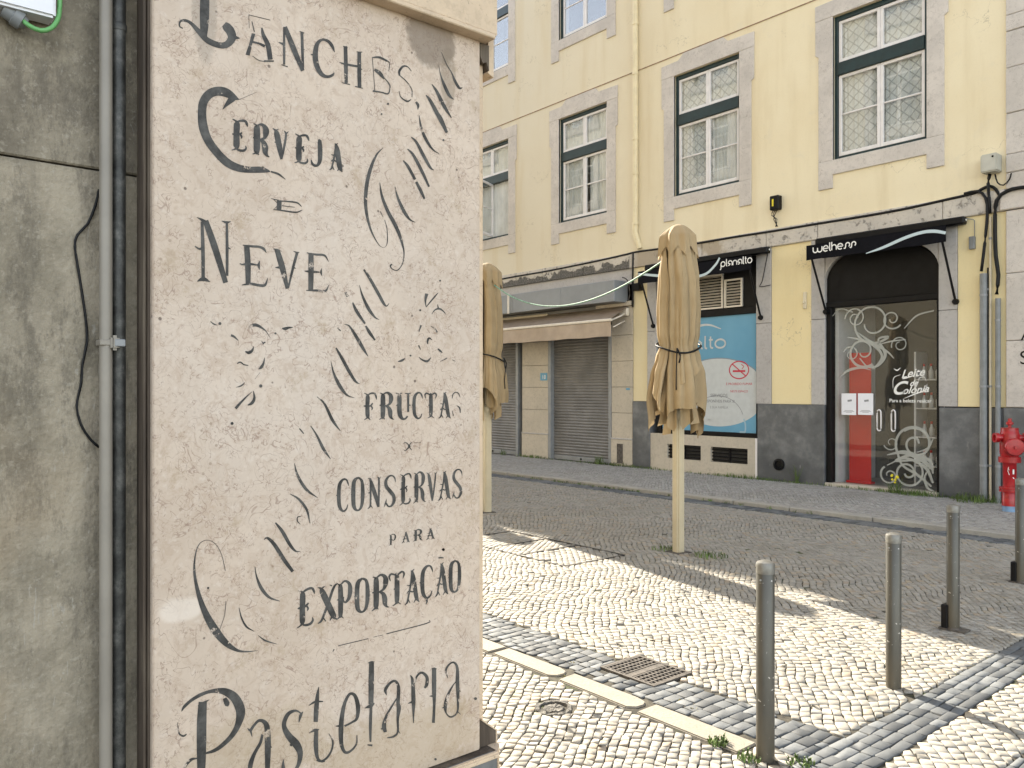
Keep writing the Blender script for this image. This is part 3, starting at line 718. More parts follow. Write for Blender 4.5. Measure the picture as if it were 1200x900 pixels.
sb = thing('fascia_box', (-11.04, F, 3.37), 'long grey sheet metal fascia box above the left shop shutters', 'sign box')
obj('casing', B(-20, -11.04, 11.89, F - .001, 3.37, 3.80), M['greyb'], sb, bevel=.008)
for x_ in (-12.6, -14.2): obj('seam', B(x_ - .003, x_ + .003, 11.886, 11.892, 3.375, 3.795), M['frame_metal'], sb)
obj('conduit', B(-14.35, -14.31, 11.86, 11.888, 3.36, 3.82), M['bar'], sb)
# brown awning
aw = thing('brown_awning', (-11, F, 3.2), 'faded brown half retracted awning over the roller shutters', 'awning')
bm = bmesh.new(); v = [bm.verts.new(p) for p in ((-20, F - .02, 3.30), (-11.0, F - .02, 3.30), (-11.0, 11.76, 3.02), (-20, 11.76, 3.02))]; bm.faces.new(v)
bmesh.ops.solidify(bm, geom=bm.faces[:], thickness=.006); obj('canvas', bm, M['canvas_b'], aw)
bm = bmesh.new(); n_ = 120; pv = None
for i in range(n_ + 1):
    x_ = -20 + 9.0 * i / n_; yy = 11.745 + .012 * math.sin(i * .7) + .01 * math.sin(i * .23); cur = (bm.verts.new((x_, 11.745, 2.96)), bm.verts.new((x_, yy, 2.80)), bm.verts.new((x_, yy - .004, 2.665 + .006 * math.sin(i * .5))))
    if pv: bm.faces.new((pv[0], cur[0], cur[1], pv[1])); bm.faces.new((pv[1], cur[1], cur[2], pv[2]))
    pv = cur
obj('valance', bm, M['canvas_b'], aw, smooth=True)
obj('front_bar', B(-20, -10.98, 11.73, 11.775, 2.965, 3.02), M['bar'], aw, bevel=.01)
bm = bmesh.new(); tube(bm, [(-11.1, F - .02, 3.16), (-10.98, F - .28, 3.08), (-11.06, 11.78, 2.98)], .018, 8, False); tube(bm, [(-11.12, F - .02, 3.0), (-11.02, 12.05, 2.94), (-11.08, 11.9, 2.86)], .014, 8, False)
obj('folding_arm', bm, M['bar'], aw)
obj('bracket', B(-11.2, -10.98, F - .1, F - .012, 3.1, 3.26), M['bar'], aw, bevel=.02)

# ---- middle shop: poster window
fr = bmesh.new(); X0, X1 = -10.298, -8.062
box(fr, X0, X0 + .07, F + .04, F + .16, .76, 4.05); box(fr, X1 - .035, X1, F + .04, F + .16, .76, 4.05)
box(fr, X0 + .07, X1 - .035, F + .04, F + .16, .76, .835); box(fr, X0 + .07, X1 - .035, F + .03, F + .16, 2.95, 3.07)
box(fr, X0 + .07, X1 - .035, F + .09, F + .14, 3.07, 4.05)
shopw = obj('shop_window', fr, M['black'], bld, bevel=.006)
obj('pane', B(X0 + .07, X1 - .035, F + .075, F + .083, .835, 2.95), M['glass'], shopw)
for a, b, c, d in ((-9.95, -8.80, 3.09, 3.72), (-8.765, -8.39, 3.09, 3.60)):
    bm = bmesh.new(); s = .03
    box(bm, a, a + s, F + .05, F + .088, c, d); box(bm, b - s, b, F + .05, F + .088, c, d); box(bm, a + s, b - s, F + .05, F + .088, c, c + s); box(bm, a + s, b - s, F + .05, F + .088, d - s, d)
    if b - a > .6: m_ = (a + b) / 2; box(bm, m_ - .015, m_ + .015, F + .05, F + .088, c + s, d - s)
    lv = obj('louvre_frame', bm, M['bar'], shopw)
    z = c + .05
    while z < d - .05:
        bm = bmesh.new(); v = [bm.verts.new(p) for p in ((a + s, F + .055, z), (b - s, F + .055, z), (b - s, F + .085, z + .035), (a + s, F + .085, z + .035))]; bm.faces.new(v)
        bmesh.ops.solidify(bm, geom=bm.faces[:], thickness=.006); obj('louvre_blade', bm, M['bar'], shopw); z += .052
# the stone dado below it with two vents
bm = bmesh.new(); wall_sheet(bm, -10.448, -8.034, GZ - .03, .757, F - .005, [(-10.03, -9.24, .285, .56), (-9.02, -8.235, .285, .56)], .12); obj('stone_dado', bm, M['tile'], bld)
obj('corner_strip', B(-8.075, -8.036, F - .016, F - .006, .05, .757), M['white'], bld)
for a, b in ((-10.03, -9.24), (-9.02, -8.235)):
    v_ = obj('vent_grille', B(a, b, F + .07, F + .09, .285, .56), M['dark'], bld)
    for i in range(4): obj('vent_bar', B(a + .01, b - .01, F + .02, F + .045, .315 + i * .062, .34 + i * .062), M['black'], v_, bevel=.004)
    obj('vent_bar', B((a + b) / 2 - .015, (a + b) / 2 + .015, F + .015, F + .05, .29, .555), M['black'], v_)

# ---- flat print helpers: words as curves turned into thin meshes
def text_bm(txt, size, shear=0, bold=0.0, space=1.0):
    cu = bpy.data.curves.new('t', 'FONT'); cu.body = txt; cu.size = size; cu.shear = shear; cu.offset = bold; cu.align_x = 'CENTER'; cu.space_character = space
    o = bpy.data.objects.new('t', cu); C.objects.link(o); dg = bpy.context.evaluated_depsgraph_get(); dg.update()
    me = bpy.data.meshes.new_from_object(o.evaluated_get(dg)); bm = bmesh.new(); bm.from_mesh(me)
    bpy.data.objects.remove(o); bpy.data.curves.remove(cu); bpy.data.meshes.remove(me); return bm
def put_text(txt, x, z, y, size, mat, parent, name='lettering', shear=0, bold=0.0, space=1.0, sx=1.0):
    bm = text_bm(txt, size, shear, bold, space)
    for v in bm.verts: v.co = Vector((x + v.co.x * sx, y, z + v.co.y))
    return obj(name, bm, mat, parent, recalc=False)
XZ = lambda y: (lambda x, z, o=0: (x, y - o, z))
# monoline word drawing for the rounded shop lettering
def mono(word, x, z, h, wd, sx=1.0):
    """returns strokes (x,z,w) ; h = x-height"""
    def arc(cx, cz, r, a0, a1, n=10, ry=None): return [(cx + r * math.cos(R(a0 + (a1 - a0) * i / n)) * 1.0, cz + (ry or r) * math.sin(R(a0 + (a1 - a0) * i / n))) for i in range(n + 1)]
    S = []; r = h / 2
    for ch in word:
        if ch == 'p': S += [arc(r, r, r, -180, 180, 16), [(0, r), (0, -.45 * h), (-.25 * h, -.62 * h)]]; adv = 1.25 * h
        elif ch == 'l': S += [[(.1 * h, 1.5 * h), (.1 * h, .15 * h), (.3 * h, 0)]]; adv = .5 * h
        elif ch == 'a': S += [arc(r, r, r, 20, 340, 14), [(h, r * 1.6), (h, .1 * h), (1.15 * h, 0)]]; adv = 1.3 * h
        elif ch == 'A': S += [arc(r, r, r, 180, 20, 8) + [(h * .98, 0)], [(.1 * h, 0), (.5 * h, .3 * h), (.0, h * .55)]]; adv = 1.2 * h
        elif ch == 'n': S += [[(0, 0), (0, r)] + arc(r * .9, r, r * .9, 180, 0, 8) + [(1.8 * r, 0)]]; adv = 1.15 * h
        elif ch == 'h': S += [[(0, 1.5 * h), (0, 0)], [(0, r)] + arc(r * .9, r, r * .9, 180, 0, 8) + [(1.8 * r, 0)]]; adv = 1.15 * h
        elif ch == 't': S += [[(.15 * h, 1.4 * h), (.15 * h, .2 * h), (.4 * h, 0)], [(-.02 * h, h), (.38 * h, h)]]; adv = .62 * h
        elif ch == 'o': S += [arc(r, r, r, 0, 360, 18)]; adv = 1.2 * h
        elif ch == 'w': S += [[(0, h), (0, r)] + arc(.45 * h, r * .9, .45 * h, 180, 360, 8) + [(.9 * h, h * .8)], [(.9 * h, r)] + arc(1.35 * h, r * .9, .45 * h, 180, 360, 8) + [(1.8 * h, h)]]; adv = 2.05 * h
        elif ch == 'e': S += [[(.05 * h, r), (h * .95, r)] + arc(r, r, r, 0, 310, 14)]; adv = 1.2 * h
        elif ch == 's': S += [arc(r * .8, r, r * .8, 150, -90, 10) , [(r * .8, 0), (1.3 * r, .2 * h)]]; adv = 1.0 * h
        elif ch == 'S': S += [[(0, .1 * h), (.25 * h, 0), (.35 * h, .3 * h)] + arc(.75 * h, .6 * h, .38 * h, 180, -60, 10)]; adv = 1.15 * h
        else: adv = .6 * h
        S = [[(p[0], p[1]) if len(p) == 3 else p for p in s] for s in S]
        for i, s in enumerate(S):
            if len(s[0]) == 2: S[i] = [(x + p[0] * sx, z + p[1], wd, 1) for p in s]
        x += adv * sx
        S = [s for s in S]
    return [[(p[0], p[1], p[2]) for p in s] for s in S], x
def mono_word(word, x, z, h, wd, sx=1.0):
    out = []
    for ch in word:
        s, x = mono(ch, x, z, h, wd, sx); out += s
    return out, x
def strokes_obj(S, y, mat, parent, name='lettering', step=.01):
    bm = bmesh.new()
    for i, s in enumerate(S): ribbon(bm, s, XZ(y), step, (i % 12) * .0004)
    return obj(name, bm, mat, parent, recalc=False)

# ---- blue poster behind the middle shop's glass
po = thing('shop_poster', (-9.2, F + .07, .84), 'blue and white poster filling the middle shop window behind the parasol', 'poster')
def mat_poster():
    n = N('blue_printed_poster'); x, y, z = n.sep()
    c = n.mix(n.ss(n.noise(1.2, 3), .3, .7), (.10, .30, .46), (.135, .35, .52)); return n.fin(c, .35)
M['poster'] = mat_poster(); M['poster_w'] = plain('pale_grey_print', (.52, .55, .56), .4, var=.04, bump=0); M['poster_l'] = plain('light_blue_print', (.32, .47, .57), .4, var=.03, bump=0)
yp = F + .066
obj('sheet', B(-10.2, -8.1, yp, yp + .006, .838, 2.948), M['poster'], po)
def clipx(p): return (min(-8.103, max(-10.19, p[0])), min(2.94, max(.845, p[1])))
cxp, czp = W(838, 460); ex, ez = 1.02, .62
pts = [clipx((cxp + ex * math.cos(a), czp + ez * math.sin(a))) for a in np.linspace(0, 2 * math.pi, 72, endpoint=False)]
bm = bmesh.new(); bm.faces.new([bm.verts.new((p[0], yp - .001, p[1])) for p in pts]); obj('white_oval', bm, M['poster_w'], po)
bm = bmesh.new(); ribbon(bm, [(*clipx((cxp + ex * 1.015 * math.cos(a), czp + ez * 1.015 * math.sin(a))), .012) for a in np.linspace(.35, 2.6, 40)], XZ(yp - .0016), .03); obj('oval_outline', bm, M['print_grey'], po)
c2 = W(838, 492); bm = bmesh.new(); ribbon(bm, [(c2[0] + .56 * math.cos(a), c2[1] + .44 * math.sin(a), .010) for a in np.linspace(.25, 3.0, 40)], XZ(yp - .002), .03); obj('grey_arc', bm, M['print_grey'], po)
bm = bmesh.new(); ribbon(bm, [(c2[0] + .60 * math.cos(a), max(.85, c2[1] - .12 + .44 * math.sin(a)), .03) for a in np.linspace(-.65, .35, 20)], XZ(yp - .002), .03); ribbon(bm, [(c2[0] + .60 * math.cos(a), max(.85, c2[1] - .12 + .44 * math.sin(a)), .03) for a in np.linspace(2.8, 3.8, 20)], XZ(yp - .002), .03); obj('blue_ring', bm, M['poster_l'], po)
S, _ = mono_word('planalto', W(772, 400)[0] - .18, 2.37, .155, .032, 1.42); strokes_obj(S, yp - .002, M['poster_w'], po)
a0 = W(812, 386); strokes_obj([[(a0[0] - .5, a0[1] - .12, .02), (a0[0], a0[1] + .04, .04), (a0[0] + .30, a0[1] + .07, .035), (a0[0] + .58, a0[1] - .02, .015)]], yp - .0024, M['poster_w'], po)
cc = W(863.5, 433.5); bm = bmesh.new(); ribbon(bm, [(cc[0] + .20 * math.cos(a), cc[1] + .155 * math.sin(a), .022) for a in np.linspace(0, 2 * math.pi, 30)], XZ(yp - .002), .05)
ribbon(bm, [(cc[0] - .14, cc[1] + .11, .022), (cc[0] + .14, cc[1] - .11, .022)], XZ(yp - .0024), .05); ribbon(bm, [(cc[0] - .13, cc[1] - .02, .035), (cc[0] + .13, cc[1] - .02, .035)], XZ(yp - .0028), .05); ribbon(bm, [(cc[0] + .06, cc[1] + .02, .014), (cc[0] + .10, cc[1] + .06, .014), (cc[0] + .05, cc[1] + .10, .014)], XZ(yp - .0032), .02)
obj('no_smoking_symbol', bm, M['print_red'], po)
put_text('É PROIBIDO FUMAR', cc[0], cc[1] - .27, yp - .002, .062, M['print_red'], po); put_text('NESTE ESPAÇO', cc[0], cc[1] - .40, yp - .002, .055, M['print_red'], po)
t0 = W(840, 464); put_text('SERVIÇOS', t0[0], t0[1] - .02, yp - .002, .085, M['print_grey'], po, bold=.001); put_text('DISPONÍVEIS PARA SI', t0[0], t0[1] - .12, yp - .002, .072, M['print_grey'], po, bold=.001); put_text('E SUA FAMÍLIA', t0[0], t0[1] - .23, yp - .002, .062, M['print_grey'], po)
put_text('LIMPEZA EXPRESSO', t0[0] + .02, t0[1] - .46, yp - .002, .075, M['poster_w'], po, bold=.001)

# ---- awnings of the middle and right shops
def black_awning(x0, x1, yf, zt, zb, zback, label, word, wx, wz, wh, wsx, sw, capx):
    a = thing('black_awning', ((x0 + x1) / 2, F, zb), label, 'awning', 'black shop awnings')
    bm = bmesh.new(); v = [bm.verts.new(p) for p in ((x0, F - .04, zback), (x1, F - .04, zback), (x1, yf, zt), (x0, yf, zt))]; bm.faces.new(v); bmesh.ops.solidify(bm, geom=bm.faces[:], thickness=.008); obj('canvas', bm, M['blackcloth'], a)
    bm = bmesh.new(); pv = None
    for i in range(41):
        x_ = x0 + (x1 - x0) * i / 40; d = .004 * math.sin(i * .8); cur = (bm.verts.new((x_, yf - .002, zt)), bm.verts.new((x_, yf - .002 + d, zb + .004 * math.sin(i * .5))))
        if pv: bm.faces.new((pv[0], pv[1], cur[1], cur[0]))
        pv = cur
    obj('valance', bm, M['blackcloth'], a)
    obj('cassette', B(x0 - .02, capx, F - .16, F - .033, zback - .01, zback + .10), M['black'], a, bevel=.02)
    bm = bmesh.new(); lathe(bm, [(.016, capx - .001), (.016, capx + .006)], (0, F - .09, zback + .05), 'X', 12); obj('end_cap', bm, M['white_print'], a)
    for xa in (x0 + .08, x1 - .06):
        bm = bmesh.new(); tube(bm, [(xa, yf + .02, zb + .02), (xa + .02, F - .03, zb - .78)], .017, 8, False); bm2 = bm; lathe(bm2, [(.035, F - .06), (.045, F - .03), (.045, F - .0)], (xa + .02, 0, zb - .80), 'Y', 12); obj('support_arm', bm2, M['black'], a)
    S, _ = mono_word(word, wx, wz, wh, .018, wsx); strokes_obj(S, yf - .008, M['white_print'], a)
    bm = bmesh.new(); ribbon(bm, sw, XZ(yf - .008), .03, .001); obj('swoosh', bm, M['swoosh'], a)
    return a
def WY(y): return lambda px, py: W(px, py, y)
q = WY(11.935)
black_awning(-10.46, -7.92, 11.94, 3.90, 3.655, 3.95, 'black shop awning lettered planalto behind the middle parasol', 'plAnAlto', q(845, 313)[0], q(845, 313)[1] + .005, .083, 1.02,
             [(*q(748, 321), .035), (*q(770, 323), .05), (*q(800, 325), .05), (*q(825, 322), .045), (*q(838, 311), .045), (*q(843.5, 302), .035)], -7.75)
q = WY(11.855)
black_awning(-6.86, -4.745, 11.86, 3.90, 3.665, 3.95, 'black shop awning lettered welhess over the glass door', 'welheSS', q(953, 296)[0], q(953, 296)[1] - .005, .085, .98,
             [(*q(1015, 297), .012), (*q(1035, 290), .04), (*q(1060, 279), .045), (*q(1080, 272.5), .045), (*q(1095, 271), .045), (*q(1108.5, 273), .04)], -4.62)

# ---- right shop: glazed door under an arched black transom
X0, X1 = -6.782, -5.022; bm = bmesh.new()
box(bm, X0, X0 + .085, F + .03, F + .17, GZ - .02, 2.95); box(bm, X1 - .045, X1, F + .03, F + .17, GZ - .02, 2.95)
door = obj('shop_door', bm, M['black'], bld, bevel=.006)
cx_ = (X0 + X1) / 2; hw = (X1 - X0) / 2
arch = [(X0, 2.95), (X0, 3.40)] + [(cx_ + hw * 1.0 * math.cos(a), 3.36 + .52 * math.sin(a)) for a in np.linspace(math.pi * .93, math.pi * .07, 20)] + [(X1, 3.40), (X1, 2.95)]
bm = bmesh.new(); prism(bm, arch, F + .05, F + .17); obj('arched_transom', bm, M['black'], door, bevel=.01)
ins = [(cx_ - hw * .80, 3.06), ] + [(cx_ + hw * .80 * math.cos(a), 3.22 + .48 * math.sin(a)) for a in np.linspace(math.pi * .98, math.pi * .02, 20)] + [(cx_ + hw * .80, 3.06)]
bm = bmesh.new()
ribbon(bm, [(p[0], p[1], .03) for p in ins + [ins[0]]], XZ(F + .049), .04, .006); obj('transom_moulding', bm, M['black'], door)
bm = bmesh.new(); box(bm, X0 - .001, X1 + .001, F + .02, F + .17, 2.93, 3.02); obj('head_rail', bm, M['black'], door, bevel=.008)
bm = bmesh.new()                                       # spandrel stone around the arch
for s in (-1, 1):
    pts = [(cx_ + s * (hw + .0), 3.42)] + [(cx_ + s * hw * math.cos(a), 3.385 + .52 * math.sin(a)) for a in np.linspace(.10, math.pi / 2, 12)] + [(cx_, 4.05), (cx_ + s * hw, 4.05)]
    if s < 0: pts = pts[::-1]
    prism(bm, pts, F + .0, F + .12)
obj('spandrel_stone', bm, M['jamb'], bld)
gz0, gz1 = .11, 2.93; gy = F + .09; xm = -5.80
obj('fixed_pane', B(X0 + .085, xm - .003, gy, gy + .010, gz0, gz1), M['shopglass'], door)
obj('door_pane', B(xm + .003, X1 - .045, gy - .012, gy - .002, gz0, gz1), M['shopglass'], door)
obj('threshold', B(X0, X1, F - .02, F + .25, GZ - .04, .10), M['tile'], bld, bevel=.008)
for xh, s in ((-5.70, -1), (-5.92, 1)):
    bm = bmesh.new(); zc = 1.14; y_ = gy - .05
    pts = [(xh - .03, y_, zc - .13), (xh - .03, y_, zc + .10), (xh - .02, y_, zc + .14), (xh, y_, zc + .155), (xh + .02, y_, zc + .14), (xh + .03, y_, zc + .10), (xh + .03, y_, zc - .13), (xh + .02, y_, zc - .16), (xh, y_, zc - .17), (xh - .02, y_, zc - .16), (xh - .03, y_, zc - .13)]
    tube(bm, pts, .011, 8); obj('handle', bm, M['white'], door, smooth=True)
def mat_frost():
    n = N('frosted_vinyl'); n.fin((.50, .51, .47), .6); tr = n.new('BsdfTransparent'); ms = n.new('MixShader'); ms.inputs[0].default_value = .62
    n.t.links.new(tr.outputs[0], ms.inputs[1]); n.t.links.new(n.b.outputs[0], ms.inputs[2]); n.t.links.new(ms.outputs[0], n.out.inputs[0]); return n.m
M['frost'] = mat_frost()
dec = bmesh.new(); D = XZ(gy - .014); di = [0]
def dl(pts, step=.02): di[0] += 1; ribbon(dec, [(p[0], p[1], p[2] * .62) for p in pts], D, step, (di[0] % 14) * .00035)
def spiral(cx, cz, r0, r1, a0, turns, w0, w1, tail=None):
    n = int(22 * turns); P = []
    for i in range(n + 1):
        t = i / n; r = r0 + (r1 - r0) * t; a = R(a0 + 360 * turns * t); P.append((cx + r * math.cos(a), cz + r * math.sin(a), w0 + (w1 - w0) * t))
    if tail: P += tail
    dl(P)
g_ = lambda px, py: W(px, py, gy)
def gp(*a): return [(*g_(p[0], p[1]), p[2]) for p in a]
# scrolls, lower right
c = g_(1073, 520); spiral(c[0], c[1], .05, .30, 10, 1.55, .05, .06, gp((1058, 545, .05), (1075, 556, .07), (1092, 570, .05)))
spiral(c[0], c[1], .09, .24, 60, 1.2, .015, .03)
c = g_(1064, 554); spiral(c[0], c[1], .04, .24, 200, 1.6, .05, .05, gp((1050, 540, .05), (1070, 533, .07), (1090, 540, .08), (1094, 555, .04)))
c = g_(1045, 519); spiral(c[0], c[1], .12, .03, 200, 1.1, .03, .02)
c = g_(1043, 557); spiral(c[0], c[1], .15, .04, 120, 1.2, .05, .03)
dl(gp((1040, 533, .02), (1060, 530, .10), (1080, 538, .12), (1093, 550, .05))); dl(gp((1040, 545, .02), (1062, 537, .05), (1085, 548, .08), (1094, 566, .05)))
dl(gp((1090, 548, .02), (1084, 560, .05), (1088, 572, .06), (1095, 575, .02))); dl(gp((1075, 530, .02), (1088, 525, .05), (1095, 512, .02)))
# scrolls, upper left
c = g_(1023, 378); spiral(c[0], c[1], .13, .34, -170, 1.35, .04, .06, gp((1030, 398, .05), (1038, 415, .08), (1030, 428, .06), (1018, 430, .04), (1008, 420, .03)))
c = g_(1003, 373); spiral(c[0], c[1], .04, .17, 0, 1.5, .03, .04); c = g_(1046, 374); spiral(c[0], c[1], .03, .16, 180, 1.4, .03, .04)
c = g_(1012, 412); spiral(c[0], c[1], .05, .26, 200, 1.3, .03, .07); c = g_(998, 415); spiral(c[0], c[1], .04, .13, 90, 1.2, .02, .04)
dl(gp((994, 395, .02), (1008, 398, .06), (1025, 405, .08), (1034, 418, .06), (1024, 433, .03))); dl(gp((1006, 390, .02), (1020, 400, .07), (1040, 412, .05), (1048, 420, .02)))
dl(gp((985, 442, .02), (995, 434, .07), (1010, 431, .05), (1022, 434, .01))); dl(gp((975, 372, .01), (985, 362, .04), (1000, 366, .03))); dl(gp((1060, 385, .02), (1075, 370, .04), (1095, 364, .03)))
c = g_(1055, 404); spiral(c[0], c[1], .04, .13, 90, 1.3, .02, .03); dl(gp((1026, 405, .01), (1045, 400, .04), (1062, 398, .02)))
obj('scroll_decal', dec, M['frost'], door, recalc=False)
def slant_text(txt, px0, py0, size, name='glass_lettering', shear=.35, bold=.002, sx=1.0, slope=.10, mat='white_print'):
    bm = text_bm(txt, size, shear, bold); c = g_(px0, py0)
    for v in bm.verts: v.co = Vector((c[0] + v.co.x * sx, gy - .016, c[1] + v.co.y + v.co.x * slope))
    return obj(name, bm, M[mat], door, recalc=False)
slant_text('Leite', 1070, 441.5, .17, bold=.003); slant_text('de', 1071, 452, .12, bold=.003)
slant_text('C', 1053, 462, .27, bold=.006, sx=1.05); slant_text('olónia', 1073, 460.5, .15, bold=.003, sx=1.05)
slant_text('Para a beleza realçar', 1067, 471.5, .075, shear=0, bold=.001, slope=.0)
bm = bmesh.new()
for i, s in enumerate([gp((1060, 467, .004), (1072, 462, .018), (1085, 457, .014), (1087, 450, .006)), gp((1058, 444, .01), (1062, 443, .02), (1072, 440, .01)), gp((1048, 432, .006), (1052, 434, .02), (1056, 431, .006)), gp((1047, 455, .006), (1048, 443, .01), (1056, 439, .006)), gp((1077, 449, .004), (1078, 443, .01), (1084, 442, .008), (1086, 447, .004))]): ribbon(bm, s, D, .02, .003 + .0004 * i)
obj('flourish_decal', bm, M['white_print'], door, recalc=False)
# the room behind
obj('shop_floor', B(-6.9, -4.9, F + .2, F + 4.2, -.05, .09), M['ceiling'], bld)
obj('shop_side_wall', B(-6.72, -6.66, F + .2, F + 4.2, .09, 3.2), M['interior_w'], bld)
obj('shop_side_wall', B(-5.02, -4.96, F + .2, F + 4.2, .09, 3.2), M['interior'], bld)
obj('shop_ceiling', B(-6.7, -5.0, F + .2, F + 4.2, 3.15, 3.22), M['interior'], bld)
obj('shop_back_wall', B(-6.7, -5.0, F + 1.45, F + 1.5, .09, 3.2), M['interior'], bld)
sh = thing('display_shelf', (-5.35, F + .9, .09), 'dim shelf unit with bottles inside the shop behind the glass door', 'shelf')
obj('side', B(-5.68, -5.65, F + .7, F + 1.1, .09, 2.2), M['interior_w'], sh)
for z in (.4, .85, 1.3, 1.75): obj('board', B(-5.65, -5.05, F + .7, F + 1.1, z, z + .02), M['interior_w'], sh)
bt = thing('bottle', (-5.3, F + .8, .42), 'small pale bottle, first from the left on the lowest board of the shop shelf', 'bottle', 'bottles on the shop shelf')
bm = bmesh.new(); lathe(bm, [(.035, 0), (.037, .12), (.02, .16), (.014, .2)], n=12); obj('body', bm, M['interior_w'], bt, smooth=True, local=True); bm = bmesh.new(); lathe(bm, [(.017, .2), (.017, .24)], n=12); obj('cap', bm, M['redcloth'], bt, local=True)
for z in (.42, .87, 1.32, 1.77):
    for k in range(5):
        if z == .42 and k == 0: bt.location = (-5.56, F + .8, z); continue
        o = copy_tree(bt); o['label'] = 'small pale bottle, %s from the left on the %s board of the shop shelf' % (('first', 'second', 'third', 'fourth', 'fifth')[k], ('lowest', 'second', 'third', 'top')[int((z - .4) / .44)]); o.location = (-5.56 + k * .105, F + .8 + random.uniform(-.03, .03), z)
bn = thing('red_banner', (-6.2, F + .35, .1), 'tall plain red banner stand just inside the glass door', 'banner')
_a = W(995.5, 500, F + .345)[0]; _b = W(1021, 500, F + .345)[0]; obj('cloth', B(_a, _b, F + .34, F + .35, .13, 2.2), M['redcloth'], bn); obj('foot', B(_a - .03, _b + .03, F + .28, F + .42, .095, .135), M['redcloth'], bn, bevel=.01)
for (a, b, lab) in ((986.8, 1004, 'left one of two white paper notices on the shop glass'), (1006, 1024, 'right one of two white paper notices on the shop glass')):
    p0 = g_(a, 486); p1 = g_(b, 462.5); nt_ = thing('paper_notice', (p0[0], gy - .02, p0[1]), lab, 'notice', 'paper notices on the glass door')
    obj('sheet', B(p0[0], p1[0], gy - .018, gy - .016, p0[1], p1[1] + .02), M['paper'], nt_)
    bm = bmesh.new(); xm_ = (p0[0] + p1[0]) / 2
    for k, (zz, hw_) in enumerate(((.07, .07), (.055, .09), (.04, .05))): ribbon(bm, [(xm_ - hw_, p0[1] + zz, .006), (xm_ + hw_, p0[1] + zz, .006)], XZ(gy - .0186), .05)
    ribbon(bm, [(xm_ - .02, p1[1] - .10, .03), (xm_ + .05, p1[1] - .09, .03)], XZ(gy - .0186), .05); obj('print', bm, M['print_grey'], nt_, recalc=False)

# ---- cables, boxes and pipes on the facade
def cable_obj(name, pts, r, label, cat='cable', mat='cable', group=None, step=.1):
    bm = bmesh.new(); tube(bm, pts, r, 6, True, step); return tag(obj(name, bm, M[mat], smooth=True), label, cat, group)
def FW(px, py, off=.03): p = W(px, py, F - off); return (p[0], F - off, p[1])
cable_obj('wall_cable', [FW(560, 337), FW(587, 327.5), FW(640, 318), FW(690, 308), FW(735, 298), FW(748, 295), FW(800, 288), FW(860, 278), FW(912, 270), FW(960, 262), FW(1010, 254), FW(1060, 245), FW(1105, 235), FW(1140, 227), FW(1150, 222), FW(1160, 218), FW(1167, 222), FW(1172, 230)], .022, 'long black cable running along the top of the stone band', group=None)
cable_obj('wall_cable', [FW(1130, 227, .05), FW(1146, 224, .06), FW(1155, 232, .06), FW(1157, 250, .06), FW(1154, 285, .06), FW(1150, 318, .06)], .020, 'black cable curving down into the left grey conduit')
cable_obj('wall_cable', [FW(1230, 216, .09), FW(1195, 220, .09), FW(1180, 224, .1), FW(1168, 235, .07), FW(1166, 262, .06), FW(1167, 300, .06), FW(1170, 322, .06), FW(1168, 345, .06)], .026, 'thick black cable dropping beside the stone quoins')
cable_obj('wall_cable', [FW(1166, 204, .1), FW(1169, 214, .08), FW(1176, 217, .08), FW(1183, 210, .08), FW(1185, 203, .08)], .010, 'thin black loop hanging below the beige meter box')
cable_obj('wall_cable', [FW(1160, 204, .08), FW(1158, 215, .08), FW(1159, 232, .06), FW(1160, 250, .05)], .022, 'short black cable leaving the underside of the beige meter box')
cable_obj('wall_cable', [FW(1126, 256, .03), FW(1140, 257, .03), FW(1142, 262, .03), FW(1142, 279, .03)], .006, 'thin grey wire feeding the small dark wall box', mat='conduit')
cable_obj('wall_cable', [FW(904, 274, .03), FW(899, 300, .03), FW(893, 330, .03), FW(890, 336, .03), FW(903, 334, .03)], .006, 'thin wire hanging down beside the planalto awning')
cable_obj('wall_cable', [FW(742, 296, .04), FW(741.5, 325, .04), FW(741.5, 360, .04)], .02, 'black cable dropping beside the grey fascia box')
cable_obj('wall_cable', [FW(729, 325, .2), FW(735, 328, .1), FW(738, 340, .05), FW(737, 350, .05), FW(733, 357, .05)], .012, 'brown wire bundle looped at the end of the fascia box', mat='iron')
mb = thing('meter_box', (-4.33, F, 4.6), 'beige plastic meter box high on the wall by the quoins', 'utility box')
p0 = W(1148.6, 203, 12.1); p1 = W(1168, 178, 12.1)
obj('case', B(p0[0], p1[0], 12.1, F, p0[1], p1[1]), M['box'], mb, bevel=.015, seg=2); bm = bmesh.new(); lathe(bm, [(.014, 12.094), (.014, 12.105)], (p1[0] - .05, 0, p0[1] + .2), 'Y', 10); obj('lock', bm, M['black'], mb)
lb = thing('junction_box', (-7.64, F, 4.63), 'small black junction box above the cable between the two awnings', 'utility box')
obj('case', B(-7.73, -7.56, F - .12, F, 4.66, 4.90), M['black'], lb, bevel=.012); obj('label_strip', B(-7.68, -7.65, F - .124, F - .119, 4.72, 4.84), M['flower'], lb)
for k in range(3): cable_obj('wall_cable', [(-7.70 + k * .04, F - .05, 4.66), (-7.72 + k * .03, F - .07, 4.58), (-7.62 - k * .03, F - .06, 4.50), (-7.66 + k * .02, F - .04, 4.38)], .007, ('left', 'middle', 'right')[k] + ' one of the black wires dangling under the small junction box', group='wires below the junction box')
sbx = thing('wall_box', (-4.56, F, 3.58), 'small dark grey box on the yellow pier right of the door awning', 'utility box'); obj('case', B(-4.60, -4.525, F - .05, F + .01, 3.585, 3.765), M['conduit'], sbx, bevel=.008)
sbx = thing('camera_box', (-10.7, F, 3.5), 'small black lamp box on the pier left of the planalto awning', 'utility box'); p = W(748, 336); obj('case', B(p[0] - .04, p[0] + .12, F - .12, F + .01, p[1] - .09, p[1] + .06), M['black'], sbx, bevel=.01)
